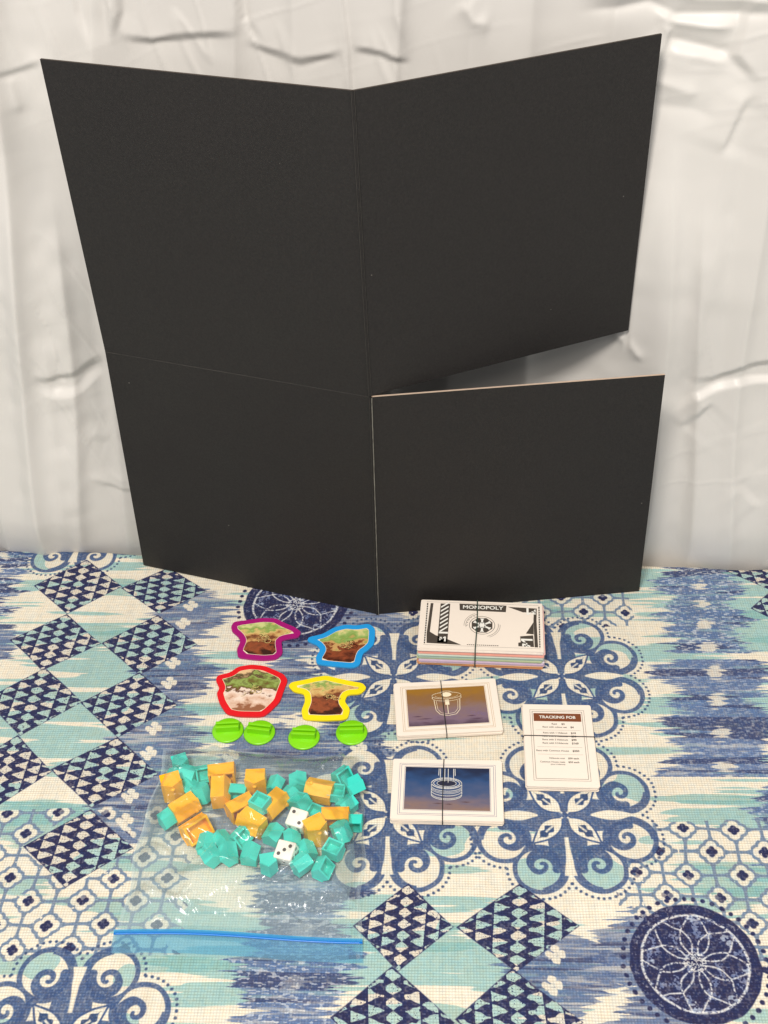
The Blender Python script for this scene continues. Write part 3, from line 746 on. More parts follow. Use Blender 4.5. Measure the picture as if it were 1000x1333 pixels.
# ---- card stacks
def stack(root, W, H, n, t, seed, jx=.0006):
    rnd = random.Random(seed); z = .0002; me = sheet_mesh('card', W, H, t, [M_PAPER, M_CARDE])
    ox = oy = 0
    for k in range(n):
        o = bpy.data.objects.new('card', me); COL.objects.link(o); o.parent = root
        last = k == n-1
        o.location = (0 if last else rnd.uniform(-jx, jx), 0 if last else rnd.uniform(-jx, jx), z); o.rotation_euler = (0, 0, 0 if last else rnd.uniform(-.012, .012)); z += t+.00003
    return o, z
def build_picture_card(name_label, top_label, loc, rz, n, which, seed):
    W, H = .0912, .0612; t = .00036
    root = empty('card_stack', loc, rz)
    tag(root, name_label, 'card stack', 'card stacks held by rubber bands')
    c, top = stack(root, W, H, n, t, seed); c.data = c.data.copy(); c['label'] = top_label
    Z = t+.00012
    lm = M_GOLDL if which == 'gold' else M_BLUEL
    pw, ph = .0700, .0430
    px, py = 0, .0008
    poly('print', frame(-W/2+.0055, -H/2+.0045, W/2-.0055, H/2-.0045, .0003)+frame(-W/2+.0070, -H/2+.0058, W/2-.0070, H/2-.0058, .00035)+frame(-pw/2-.0008+px, -ph/2-.0008+py, pw/2+.0008+px, ph/2+.0008+py, .0003), lm, c, Z)
    if which == 'gold': gm = gradient_mat('gold_dusk_picture', [(0, (84, 66, 80)), (.22, (122, 100, 116)), (.45, (132, 106, 100)), (.70, (136, 98, 60)), (1, (150, 106, 34))], ph, 3)
    else: gm = gradient_mat('blue_dusk_picture', [(0, (134, 108, 98)), (.2, (112, 100, 112)), (.42, (70, 84, 118)), (.7, (42, 72, 116)), (1, (28, 38, 66))], ph, 7)
    pic = poly('picture', [box2(-pw/2+px, -ph/2+py, pw/2+px, ph/2+py)], gm, c, Z+.00004)
    Z2 = .00010; lines = []
    S = .001
    if which == 'gold':       # line drawing of a round lidded vessel
        cx, cy = .0005, .004
        lines += stroke(arc(cx, cy+9*S, 13*S, 4*S, 0, 360, 30), .00045)+stroke(arc(cx, cy+6.5*S, 13*S, 4*S, 180, 360, 20), .0004)
        lines += stroke([(cx-13*S, cy+9*S), (cx-12.6*S, cy+6*S)], .0004)+stroke([(cx+13*S, cy+9*S), (cx+12.6*S, cy+6*S)], .0004)
        lines += stroke([(cx-11.5*S, cy+4*S), (cx-10.5*S, cy-8*S), (cx-7*S, cy-13*S), (cx, cy-14.5*S), (cx+7*S, cy-13*S), (cx+10.5*S, cy-8*S), (cx+11.5*S, cy+4*S)], .0005)
        lines += stroke([(cx-9.6*S, cy+3*S), (cx-8.8*S, cy-7*S), (cx-6*S, cy-11*S), (cx, cy-12.5*S), (cx+6*S, cy-11*S), (cx+8.8*S, cy-7*S), (cx+9.6*S, cy+3*S)], .0003)
        lines += stroke([(cx, cy-12*S), (cx, cy-2*S)], .0006)+[arc(cx, cy+10*S, 4.5*S, 2.6*S, 0, 340, 14)]+stroke(arc(cx, cy+12*S, 5.5*S, 2.4*S, 0, 180, 12), .0005)+[box2(cx-1.8*S, cy-2*S, cx+1.8*S, cy+4*S)]
        lines += stroke(arc(cx, cy+9*S, 10*S, 2.8*S, 180, 360, 20), .0003)
        pm = M_CREAMP
        sm = [[(x, y), (x+l*.5, y+.0007), (x+l, y+.0002), (x+l*.6, y-.0006)] for x, y, l in [(-.028, -.013, .015), (-.025, -.0175, .009), (-.032, -.010, .010), (.016, -.012, .009), (.020, -.0155, .011)]]
        poly('picture_rocks', sm, mat('plum_print', lin((88, 62, 80)), .6, .4), pic, Z+.00004+Z2*.8)
        poly('picture_scribble', sum([stroke(arc(.022+i*.003, -.0085-(i % 2)*.002, .0018, .0012, 0, 300, 8), .0003) for i in range(4)], []), mat('violet_print', lin((126, 104, 150)), .6, .4), pic, Z+.00004+Z2*.8)
    else:                     # line drawing of a lit round drum
        cx, cy = -.0005, .001
        lines += stroke(arc(cx, cy+5*S, 12.5*S, 5.5*S, 0, 360, 32), .0007)+stroke(arc(cx, cy+5*S, 10.8*S, 4.4*S, 0, 360, 28), .0006)+stroke(arc(cx, cy+5*S, 8*S, 3.2*S, 0, 360, 24), .0004)
        for k, dy in enumerate((2.2, .8, -.4, -2.6, -5.4, -6.6)): lines += stroke(arc(cx, cy+dy*S, 12.5*S, 5.2*S, 183, 357, 24), .00035 if k in (1, 2) else .0005)
        lines += stroke([(cx-12.5*S, cy+5*S), (cx-12.5*S, cy-6*S)], .0005)+stroke([(cx+12.5*S, cy+5*S), (cx+12.5*S, cy-6*S)], .0005)
        for dx, l in ((-6.5, 7), (-5.2, 12), (-1.6, 13), (1.2, 14), (5.6, 12), (6.8, 7)): lines += stroke([(cx+dx*S, cy+20*S), (cx+dx*S*1.03, cy+(20-l)*S)], .00042)
        pm = M_WHITEP
        poly('picture_hollow', [arc(cx, cy+5*S, 7.6*S, 3*S, 0, 345, 24)], mat('midnight_print', lin((34, 36, 58)), .6, .4), pic, Z+.00004+Z2*.5)
        poly('picture_rocks', [[(x, y), (x+l*.5, y+.0007), (x+l, y+.0002), (x+l*.6, y-.0006)] for x, y, l in [(-.012, -.0145, .009), (-.002, -.0150, .007), (.010, -.0125, .010)]], mat('umber_print', lin((92, 70, 74)), .6, .4), pic, Z+.00004+Z2*.5)
    poly('picture_lines', lines, pm, pic, Z+.00004+Z2)
    band('rubber_band', root, H+.001, top, .00042, M_BAND, 'y', -.0030 if which == 'gold' else -.0032, .0003, seed)
build_picture_card('stack of cards with a golden brown vessel picture on top, behind the blue one', 'top card with a golden brown picture of a lidded vessel', (.0488, .6925, 0), R(1.0), 15, 'gold', 5)
build_picture_card('stack of cards with a dark blue drum picture on top, beside the plastic bag', 'top card with a dark blue picture of a round drum', (.0428, .6030, 0), R(-4.6), 14, 'blue', 6)
def build_text_card():
    W, H = .0592, .0895; t = .00036
    root = empty('card_stack', (.1415, .6450, 0), R(-4.4))
    tag(root, 'upright stack of white text cards with a brown title bar, right of the picture cards', 'card stack', 'card stacks held by rubber bands')
    c, top = stack(root, W, H, 15, t, 11); c.data = c.data.copy(); c['label'] = 'top card with a brown title bar and lines of small print'
    Z = t+.00012
    poly('print', frame(-W/2+.0060, -H/2+.0062, W/2-.0060, H/2-.0062, .0003)+frame(-W/2+.0078, -H/2+.0080, W/2-.0078, H/2-.0080, .0004), mat('taupe_print', lin((128, 116, 102)), .6, .4), c, Z)
    poly('title_bar', [box2(-.0205, .0255, .0205, .0345)], M_BROWN, c, Z+.00003)
    text('lettering', 'TRACKING FOB', .0044, M_WHITEP, c, 0, .0300, Z+.00013, sx=1.0, bold=.00008)
    L = [(.0225, 'Rent', '$2', 1), (.0190, 'Rent with colour set', '$4', 0), (.0125, 'Rent with 1 Hideout', '$10', 0), (.0088, 'Rent with 2 Hideouts', '$30', 0), (.0050, 'Rent with 3 Hideouts', '$90', 0), (.0012, 'Rent with 4 Hideouts', '$160', 0), (-.0070, 'Rent with Common House', '$250', 0)]
    for y, a, b_, one in L:
        if one: text('lettering', a, .0025, M_INK, c, -.0030, y, Z, bold=.00003); text('lettering', b_, .0028, M_INK, c, .0045, y, Z, bold=.00006)
        else: text('lettering', a, .0025, M_INK, c, .0075, y, Z, 'RIGHT', bold=.00003); text('lettering', b_, .0028, M_INK, c, .0105, y, Z, 'LEFT', bold=.00008)
    text('lettering', 'Hideouts cost', .0023, M_INK, c, .0035, -.0150, Z, 'RIGHT', bold=.00003); text('lettering', '$50 each', .0025, M_INK, c, .0062, -.0150, Z, 'LEFT', bold=.00005)
    text('lettering', 'Common House costs', .0023, M_INK, c, .0035, -.0190, Z, 'RIGHT', bold=.00003); text('lettering', '$50 each', .0025, M_INK, c, .0062, -.0190, Z, 'LEFT', bold=.00005)
    text('lettering', '(plus 4 hideouts)', .0018, M_INK, c, .0035, -.0215, Z, 'RIGHT', bold=.00002)
    poly('print_rules', [box2(-.019, y, .019, y+.00018) for y in (.0155, -.0030, -.0110)], M_GREYINK, c, Z)
    band('rubber_band', root, W+.001, top, .00042, M_BAND, 'x', .0088, .0002, 12)
build_text_card()

# ------------------------------------------------------------------ die-cut card tokens
def smooth_poly(P, it=2, c=.25):
    for _ in range(it):
        Q = []
        for i in range(len(P)):
            a = P[i]; b = P[(i+1) % len(P)]
            Q += [(a[0]*(1-c)+b[0]*c, a[1]*(1-c)+b[1]*c), (a[0]*c+b[0]*(1-c), a[1]*c+b[1]*(1-c))]
        P = Q
    return P
def inset(P, d):
    n = len(P); A = sum(P[i][0]*P[(i+1) % n][1]-P[(i+1) % n][0]*P[i][1] for i in range(n)); s = 1 if A > 0 else -1
    out = []
    for i in range(n):
        a, b, c = P[i-1], P[i], P[(i+1) % n]; tx, ty = c[0]-a[0], c[1]-a[1]; l = math.hypot(tx, ty) or 1
        out.append((b[0]-ty/l*s*d, b[1]+tx/l*s*d))
    def bd(p):
        m = 9
        for i in range(n):
            a = P[i]; b = P[(i+1) % n]; dx, dy = b[0]-a[0], b[1]-a[1]; t = max(0, min(1, ((p[0]-a[0])*dx+(p[1]-a[1])*dy)/(dx*dx+dy*dy or 1)))
            m = min(m, math.hypot(p[0]-a[0]-t*dx, p[1]-a[1]-t*dy))
        return m
    return [p for p in out if bd(p) > d*.965]
def extrude(name, P, z0, z1, mats, parent):
    bm = bmesh.new(); n = len(P)
    b = [bm.verts.new((x, y, z0)) for x, y in P]; t = [bm.verts.new((x, y, z1)) for x, y in P]
    bm.faces.new(b[::-1]); bm.faces.new(t)
    for i in range(n):
        f = bm.faces.new([b[i], b[(i+1) % n], t[(i+1) % n], t[i]]); f.material_index = 1 if len(mats) > 1 else 0
    return from_bm(name, bm, mats, parent)
TOK = {
 'purple': ([(-.1518, .8089), (-.1495, .8154), (-.1384, .8166), (-.1218, .8191), (-.1086, .8176), (-.1009, .8113), (-.0895, .804), (-.0837, .7972), (-.0863, .7909), (-.0981, .789), (-.1026, .7867), (-.1001, .7701), (-.1061, .763), (-.1186, .7624), (-.1331, .765), (-.1423, .7675), (-.144, .7776), (-.1411, .7888), (-.1443, .7955), (-.1504, .8023)], (164, 22, 112), 'flat magenta-edged cardboard token behind the red-edged one'),
 'blue': ([(-.0779, .7853), (-.0762, .7903), (-.0634, .7934), (-.0525, .8019), (-.0414, .8052), (-.0303, .8033), (-.0192, .8053), (-.0128, .7983), (-.0141, .7778), (-.0197, .7706), (-.0252, .7659), (-.028, .7513), (-.0343, .748), (-.0556, .7516), (-.0682, .7547), (-.0692, .7634), (-.0649, .7731), (-.0687, .7796)], (36, 152, 220), 'flat bright-blue-edged cardboard token nearest the foot of the board'),
 'red': ([(-.1606, .7392), (-.1593, .7452), (-.148, .7482), (-.1414, .7551), (-.1291, .7573), (-.1164, .7549), (-.1054, .7482), (-.098, .743), (-.0942, .7356), (-.0973, .724), (-.1001, .7103), (-.1082, .6993), (-.1147, .693), (-.137, .6946), (-.1476, .6981), (-.1547, .7109), (-.1583, .7226), (-.1562, .7295)], (222, 26, 34), 'flat red-edged rounded cardboard token with a pale bowl shape on it'),
 'yellow': ([(-.0936, .7285), (-.0906, .7331), (-.0766, .7359), (-.0696, .7379), (-.059, .7397), (-.0484, .7355), (-.0361, .7313), (-.0256, .7283), (-.0222, .7223), (-.0275, .7156), (-.0396, .7151), (-.0422, .7072), (-.0371, .6978), (-.0397, .6857), (-.06, .6856), (-.0787, .6877), (-.0808, .6979), (-.0776, .7091), (-.0788, .7183), (-.0884, .7212)], (248, 222, 22), 'flat yellow-edged cardboard token in front of the blue-edged one')}
def build_tokens():
    for k, (name, (P, c, lab)) in enumerate(TOK.items()):
        cx = sum(p[0] for p in P)/len(P); cy = sum(p[1] for p in P)/len(P); P = smooth_poly([(x-cx, y-cy) for x, y in P], 2, .17)
        root = empty('token', (cx, cy, 0)); tag(root, lab, 'game token', 'flat cardboard tokens')
        m = mat('token_card', lin(c), .35, .5); edge_m = mat('token_edge', lin(tuple(int(v*.8+30) for v in c)), .7, .3)
        extrude('card', P, .0004, .0021, [m, edge_m], root)
        ys = [p[1] for p in P]; hh = (max(ys)-min(ys))*.75
        I = inset(P, .0058)
        # plain, figureless coloured print
        if name == 'red': st = [(0, (150, 96, 66)), (.10, (214, 176, 150)), (.36, (238, 216, 198)), (.44, (104, 62, 38)), (.60, (120, 128, 58)), (.72, (150, 168, 88)), (.86, (84, 60, 40)), (1, (226, 190, 140))]
        elif name == 'blue': st = [(0, (70, 30, 18)), (.25, (142, 70, 40)), (.42, (120, 62, 34)), (.52, (206, 160, 100)), (.68, (128, 158, 76)), (.85, (160, 182, 104)), (1, (222, 206, 140))]
        else: st = [(0, (60, 30, 20)), (.18, (150, 78, 46)), (.40, (112, 62, 38)), (.52, (190, 140, 84)), (.66, (216, 186, 118)), (.78, (132, 160, 78)), (1, (206, 208, 136))]
        gm = gradient_mat('token_print', st, hh, 3+k*5)
        gm.node_tree.nodes['Noise Texture'].inputs['Scale'].default_value = 110; gm.node_tree.nodes['Mapping'].inputs['Scale'].default_value = (1, 1.3, 1); gm.node_tree.nodes['Math'].inputs[1].default_value = 1.1; gm.node_tree.nodes['Math.001'].inputs[1].default_value = .55
        pr = poly('printed_patch', [inset(I, .0004)], gm, root, .00235)
        poly('patch_border', [I], M_CREAMP, root, .00222)
        # a few loose strokes of shading inside the patch
        rnd = random.Random(20+k); str_d = []; str_l = []
        mx = sum(p[0] for p in I)/len(I); my = sum(p[1] for p in I)/len(I)
        for i in range(9):
            a = rnd.uniform(0, 6.3); r = rnd.uniform(.001, .0085); x = mx+r*math.cos(a)*1.1; y = my-.003+r*math.sin(a)*.8
            l = arc(x, y, rnd.uniform(.0015, .0036), rnd.uniform(.0012, .003), rnd.uniform(0, 360), rnd.uniform(380, 520), 8)
            (str_d if i % 2 else str_l).extend(stroke(l, .0006))
        poly('patch_strokes', str_d, mat('sepia_print', lin((66, 34, 22)), .5, .4), root, .00244)
        poly('patch_strokes', str_l, mat('straw_print', lin((216, 190, 122)), .5, .4), root, .00250)
build_tokens()

# ---- green token stands
M_GREEN = mat('lime_plastic', lin((128, 210, 14)), .32, .5, bump=(300, .05, .0003), Subsurface_Weight=.0)
def build_stands():
    spots = [(-.1447, .6795, 4, 'leftmost green plastic stand, touching its neighbour'), (-.1168, .6755, -8, 'green plastic stand with tilted slot, second from the left'),
             (-.0775, .6682, -3, 'green plastic stand under the yellow token, third from the left'), (-.036, .6713, 2, 'rightmost green plastic stand, nearest the gold picture cards')]
    def ring(r, z, n=40): return [(r*math.cos(2*math.pi*i/n), r*math.sin(2*math.pi*i/n), z) for i in range(n)]
    n = 40; prof = [(.0124, .0003), (.0137, .0006), (.0139, .0014), (.0135, .0021), (.0126, .0024), (.0001, .0026)]
    V = []; F = []
    for r, z in prof: V += ring(r, z)
    for k in range(len(prof)-1):
        for i in range(n): F.append((k*n+i, k*n+(i+1) % n, (k+1)*n+(i+1) % n, (k+1)*n+i))
    F.append(tuple(range(n))[::-1])
    disc = bpy.data.meshes.new('disc'); disc.from_pydata(V, [], F); disc.materials.append(M_GREEN); disc.polygons.foreach_set('use_smooth', [True]*len(disc.polygons))
    bm = bmesh.new(); bmesh.ops.create_cube(bm, size=1, matrix=Matrix.Diagonal((.0205, .0030, .0068, 1))); bevel(bm, .0006)
    rail = bpy.data.meshes.new('slot_rail'); bm.to_mesh(rail); bm.free(); rail.materials.append(M_GREEN)
    for x, y, a, lab in spots:
        root = empty('token_stand', (x, y, 0), R(a-3)); tag(root, lab, 'token stand', 'green plastic token stands')
        o = bpy.data.objects.new('disc', disc); COL.objects.link(o); o.parent = root
        for s in (-1, 1):
            o = bpy.data.objects.new('slot_rail', rail); COL.objects.link(o); o.parent = root; o.location = (0, s*.0024+.001, .0052)
build_stands()

# ------------------------------------------------------------------ pieces in the bag
def plastic(name, c): return mat(name, lin(c), .36, .34, bump=(250, .04, .0003), noise=(120, .04))
M_TEAL = plastic('teal_plastic', (62, 212, 194)); M_ORG = plastic('orange_plastic', (255, 184, 0))
def house_meshes(w, l, h, hw, m, tag_):
    """hollow gabled shell (walls, open underside) and its roof"""
    t = w*.115; W2, L2 = w/2, l/2; zc = h/2
    V = []; F = []
    def v(x, y, z): V.append((x, y, z-zc)); return len(V)-1
    o = [v(-W2, -L2, 0), v(W2, -L2, 0), v(W2, L2, 0), v(-W2, L2, 0)]
    u = [v(-W2, -L2, hw), v(W2, -L2, hw), v(W2, L2, hw), v(-W2, L2, hw)]
    r = [v(0, -L2, h*.985), v(0, L2, h*.985)]
    i = [v(-W2+t, -L2+t, 0), v(W2-t, -L2+t, 0), v(W2-t, L2-t, 0), v(-W2+t, L2-t, 0)]
    c = [v(-W2+t, -L2+t, hw*.8), v(W2-t, -L2+t, hw*.8), v(W2-t, L2-t, hw*.8), v(-W2+t, L2-t, hw*.8)]
    F += [(o[0], o[1], u[1], r[0], u[0]), (o[2], o[3], u[3], r[1], u[2]), (o[1], o[2], u[2], u[1]), (o[3], o[0], u[0], u[3]), (u[0], r[0], r[1], u[3]), (u[1], u[2], r[1], r[0])]
    for k in range(4): F.append((o[(k+1) % 4], o[k], i[k], i[(k+1) % 4])); F.append((i[(k+1) % 4], i[k], c[k], c[(k+1) % 4]))
    F.append(tuple(c))
    bm = bmesh.new(); vs = [bm.verts.new(p) for p in V]
    for f in F: bm.faces.new([vs[k] for k in f])
    bmesh.ops.recalc_face_normals(bm, faces=bm.faces); bevel(bm, w*.018, 2)
    walls = bpy.data.meshes.new('walls'); bm.to_mesh(walls); bm.free(); walls.materials.append(m)
    # roof slab, a hair proud
    e = w*.035; bm = bmesh.new(); d = .00045
    P = [(-W2-e, hw-e*.9), (0, h-.0002), (W2+e, hw-e*.9), (W2+e, hw+d-e*.4), (0, h+d), (-W2-e, hw+d-e*.4)]
    a = [bm.verts.new((x, -L2-e*.6, z-zc)) for x, z in P]; b = [bm.verts.new((x, L2+e*.6, z-zc)) for x, z in P]
    bm.faces.new([a[0], a[1], a[4], a[5]]); bm.faces.new([a[1], a[2], a[3], a[4]]); bm.faces.new([b[5], b[4], b[1], b[0]]); bm.faces.new([b[4], b[3], b[2], b[1]])
    for k in range(6): bm.faces.new([a[(k+1) % 6], a[k], b[k], b[(k+1) % 6]])
    bmesh.ops.recalc_face_normals(bm, faces=bm.faces)
    roof = bpy.data.meshes.new('roof'); bm.to_mesh(roof); bm.free(); roof.materials.append(m)
    return walls, roof
HS = (.0128, .0140, .0128, .0080); HT = (.0162, .0218, .0152, .0108)
hm = house_meshes(*HS, M_TEAL, 't'); om = house_meshes(*HT, M_ORG, 'o')
bm = bmesh.new(); bmesh.ops.create_uvsphere(bm, u_segments=12, v_segments=8, radius=.0019)
KN = bpy.data.meshes.new('knob'); bm.to_mesh(KN); bm.free(); KN.materials.append(M_ORG); KN.polygons.foreach_set('use_smooth', [True]*len(KN.polygons))
POSE = {'up': Euler((0, 0, 0)), 'inv': Euler((R(180), 0, 0)), 'side': Euler((0, R(90), 0)), 'open': Euler((R(150), 0, 0)), 'end': Euler((R(90), 0, 0)), 'lean': Euler((R(62), 0, 0)), 'roll': Euler((0, R(62), 0)), 'openr': Euler((0, R(128), 0))}
PIECES = []                                      # (x, y, radius, top height) for the film
def piece(kind, x, y, pose, yaw, base, label, j=0):
    S = HS if kind == 'house' else HT; ms = hm if kind == 'house' else om
    Rm = Euler((0, 0, R(yaw))).to_matrix() @ POSE[pose].to_matrix()
    zs = []
    for sx in (-1, 1):
        for sy in (-1, 1):
            for z in (-S[2]/2, S[3]-S[2]/2): zs.append((Rm @ Vector((sx*S[0]/2*1.03, sy*S[1]/2*1.03, z))).z)
    for sy in (-1, 1): zs.append((Rm @ Vector((0, sy*S[1]/2, S[2]/2+.0005))).z)
    lo, hi = min(zs), max(zs); z = base+.0013-lo
    root = empty('toy_house' if kind == 'house' else 'toy_hotel', (x, y, z)); root.rotation_euler = Rm.to_euler()
    tag(root, label, 'toy house' if kind == 'house' else 'toy hotel', 'teal plastic houses inside the bag' if kind == 'house' else 'orange plastic hotels inside the bag')
    for me in ms:
        o = bpy.data.objects.new(me.name, me); COL.objects.link(o); o.parent = root
    if kind == 'hotel':
        o = bpy.data.objects.new('knob', KN); COL.objects.link(o); o.parent = root; o.location = (0, S[1]*.30, S[2]/2-.0004)
    PIECES.append((x, y, max(S[0], S[1])*.56, z+hi))
TE = [
 (-.1788, .6353, 'end', 20, 0, 'teal house at the far left corner of the pile, farthest from the zip'),
 (-.1712, .6272, 'roll', 72, 0, 'teal house edge-on between the corner house and the open one'),
 (-.1621, .6277, 'openr', 100, 0, 'teal house lying open to the left, at the far left of the pile'),
 (-.1858, .6240, 'up', -20, 0, 'teal house mostly hidden behind the leftmost orange hotel'),
 (-.1711, .6155, 'up', 40, 0, 'teal house tucked against the right side of the leftmost hotel'),
 (-.1591, .6049, 'lean', 30, 0, 'teal house left of the two stacked upright hotels, nearest them'),
 (-.1836, .5829, 'side', -48, 0, 'teal house alone at the left edge of the pile, beside a diagonal hotel'),
 (-.1293, .6084, 'side', 82, 0, 'narrow teal house just right of the two hotels lying end to end'),
 (-.1266, .5633, 'openr', 142, 0, 'teal house open to the viewer, below the bent pair of hotels'),
 (-.1375, .5604, 'up', 38, 0, 'teal house right of the long open hotel, ridge pointing away'),
 (-.1500, .5585, 'up', -8, 0, 'teal house touching the near end of the long open hotel'),
 (-.1092, .5860, 'inv', 58, .0105, 'open upturned teal house resting on an orange hotel in the middle'),
 (-.0996, .6121, 'up', -20, 0, 'teal house at the far edge, just right of the middle upright hotel'),
 (-.0790, .6130, 'roll', 4, 0, 'teal house at the far edge, halfway along the back of the pile'),
 (-.0889, .6003, 'up', -35, 0, 'teal house behind the two-pip die, towards the far edge'),
 (-.0775, .5912, 'open', 50, 0, 'upturned teal house touching the far side of the two-pip die'),
 (-.0646, .5804, 'inv', 62, 0, 'open upturned teal house right of the two-pip die'),
 (-.0437, .6170, 'openr', 130, .003, 'open teal house at the far right corner of the pile'),
 (-.0335, .6045, 'side', -62, .004, 'teal house on its side at the far right edge of the pile'),
 (-.0488, .6005, 'inv', 80, 0, 'open upturned teal house right of the hotel with its knob up'),
 (-.0400, .5900, 'up', -45, 0, 'teal house between the far right houses and the right hotel'),
 (-.0355, .5738, 'side', 86, 0, 'narrow teal house against the right side of the right hotel'),
 (-.0830, .5590, 'up', 8, 0, 'teal house between the two dice'),
 (-.0986, .5644, 'up', -25, 0, 'teal house left of the dice, right of the bent pair of hotels'),
 (-.1006, .5356, 'end', 8, 0, 'teal house standing on end, nearest the zip, left of the three-pip die'),
 (-.0712, .5476, 'up', 20, 0, 'teal house under the shiny film just right of the three-pip die'),
 (-.0745, .5333, 'roll', -50, 0, 'teal house under the shiny film, on the zip side of the three-pip die'),
 (-.0433, .5608, 'lean', 38, .002, 'teal house right of the five-sided hotel, at the right edge'),
 (-.0505, .5461, 'inv', 62, 0, 'open upturned teal house near the right edge, second from the zip'),
 (-.0594, .5310, 'openr', 158, 0, 'open teal house at the near right corner of the pile'),
 (-.1315, .5466, 'roll', 12, 0, 'left teal house of the pair under the brightest glint of film'),
 (-.1158, .5470, 'up', -12, 0, 'right teal house of the pair under the brightest glint of film'),
 (-.1460, .5458, 'roll', 30, 0, 'half-hidden teal house at the near left edge of the pile')]
OR_ = [
 (-.1826, .6102, 'end', 18, .001, 'leftmost orange hotel in the bag, standing on end'),
 (-.1715, .5903, 'side', -52, .0, 'orange hotel lying diagonally between the leftmost and the open one'),
 (-.1605, .5704, 'openr', 128, 0, 'orange hotel lying with its open underside showing, lower left of the pile'),
 (-.1446, .6262, 'side', 96, 0, 'far orange hotel of the two lying one behind the other, left of centre'),
 (-.1424, .6070, 'side', 3, 0, 'near orange hotel of the two lying one behind the other, left of centre'),
 (-.1157, .6105, 'end', 0, 0, 'orange hotel standing on end at the far edge, centre of the pile'),
 (-.1268, .5912, 'side', 122, 0, 'far orange hotel of the bent pair near the middle'),
 (-.1176, .5720, 'side', -128, 0, 'near orange hotel of the bent pair near the middle'),
 (-.0975, .5917, 'side', -40, 0, 'orange hotel with an upturned teal house resting on it'),
 (-.0614, .6039, 'up', 74, .001, 'orange hotel with its knob up, towards the far right'),
 (-.0478, .5762, 'side', 88, .001, 'orange hotel at the right, standing against a narrow teal house'),
 (-.0641, .5620, 'end', 28, 0, 'five-sided orange hotel standing on end, right of the dice')]
_all = [['house']+list(a) for a in TE]+[['hotel']+list(a) for a in OR_]
_home = [(a[1], a[2]) for a in _all]
for _ in range(40):                              # nudge neighbours apart so that they touch instead of crossing
    for i in range(len(_all)):
        for j in range(i):
            a, b = _all[i], _all[j]
            if a[5] > .008 or b[5] > .008: continue
            d = math.hypot(a[1]-b[1], a[2]-b[2]) or 1e-6; need = (.0066 if a[0] == 'house' else .0080)+(.0066 if b[0] == 'house' else .0080)
            if d < need:
                k = (need-d)*.25/d; dx, dy = (a[1]-b[1])*k, (a[2]-b[2])*k; a[1] += dx; a[2] += dy; b[1] -= dx; b[2] -= dy
    for i, a in enumerate(_all):
        d = math.hypot(a[1]-_home[i][0], a[2]-_home[i][1])
        if d > .0038: a[1] = _home[i][0]+(a[1]-_home[i][0])*.0038/d; a[2] = _home[i][1]+(a[2]-_home[i][1])*.0038/d
TE = [a[1:] for a in _all if a[0] == 'house']; OR_ = [a[1:] for a in _all if a[0] == 'hotel']
for a in TE: piece('house', *a)
for a in OR_: piece('hotel', *a)
def build_die(x, y, z, yaw, pips, side1, side2, label, tilt):
    s = .0150; root = empty('die', (x, y, z)); root.rotation_euler = (R(tilt[0]), R(tilt[1]), R(yaw)); tag(root, label, 'die', 'white dice inside the bag')
    bm = bmesh.new(); bmesh.ops.create_cube(bm, size=s); bevel(bm, .0014, 3)
    m = bpy.data.materials.get('die_plastic') or mat('die_plastic', lin((246, 238, 224)), .3, .5)
    from_bm('cube_body', bm, m, root, True)
    pm = bpy.data.materials.get('die_pip') or mat('die_pip', lin((70, 56, 50)), .4, .5)
    L = {1: [(0, 0)], 2: [(-1, 1), (1, -1)], 3: [(-1, -1), (0, 0), (1, 1)], 4: [(-1, -1), (1, 1), (-1, 1), (1, -1)], 5: [(-1, -1), (1, 1), (-1, 1), (1, -1), (0, 0)], 6: [(-1, -1), (-1, 0), (-1, 1), (1, -1), (1, 0), (1, 1)]}
    dm = bpy.data.meshes.get('pip')
    if dm is None:
        n = 14; dm = bpy.data.meshes.new('pip'); dm.from_pydata([(0, 0, .00005)]+[(.0015*math.cos(2*math.pi*i/n), .0015*math.sin(2*math.pi*i/n), 0) for i in range(n)], [], [(0, 1+i, 1+(i+1) % n) for i in range(n)]); dm.materials.append(pm)
    for face, rot in ((pips, Euler((0, 0, 0))), (side1, Euler((R(90), 0, 0))), (side2, Euler((0, R(90), 0))), (7-side1, Euler((R(-90), 0, 0))), (7-side2, Euler((0, R(-90), 0)))):
        for u, v_ in L[face]:
            o = bpy.data.objects.new('pip', dm); COL.objects.link(o); o.parent = root
            o.location = rot.to_matrix() @ Vector((u*.0037, v_*.0037, s/2+.00006)); o.rotation_euler = rot
    PIECES.append((x, y, .009, z+s/2+.001))
build_die(-.0784, .5700, .0165, -22, 2, 6, 4, 'white die showing two pips, farther from the zip', (16, 2))
build_die(-.0867, .5430, .0125, -20, 3, 1, 5, 'white die showing three pips, nearer the zip', (17, -3))

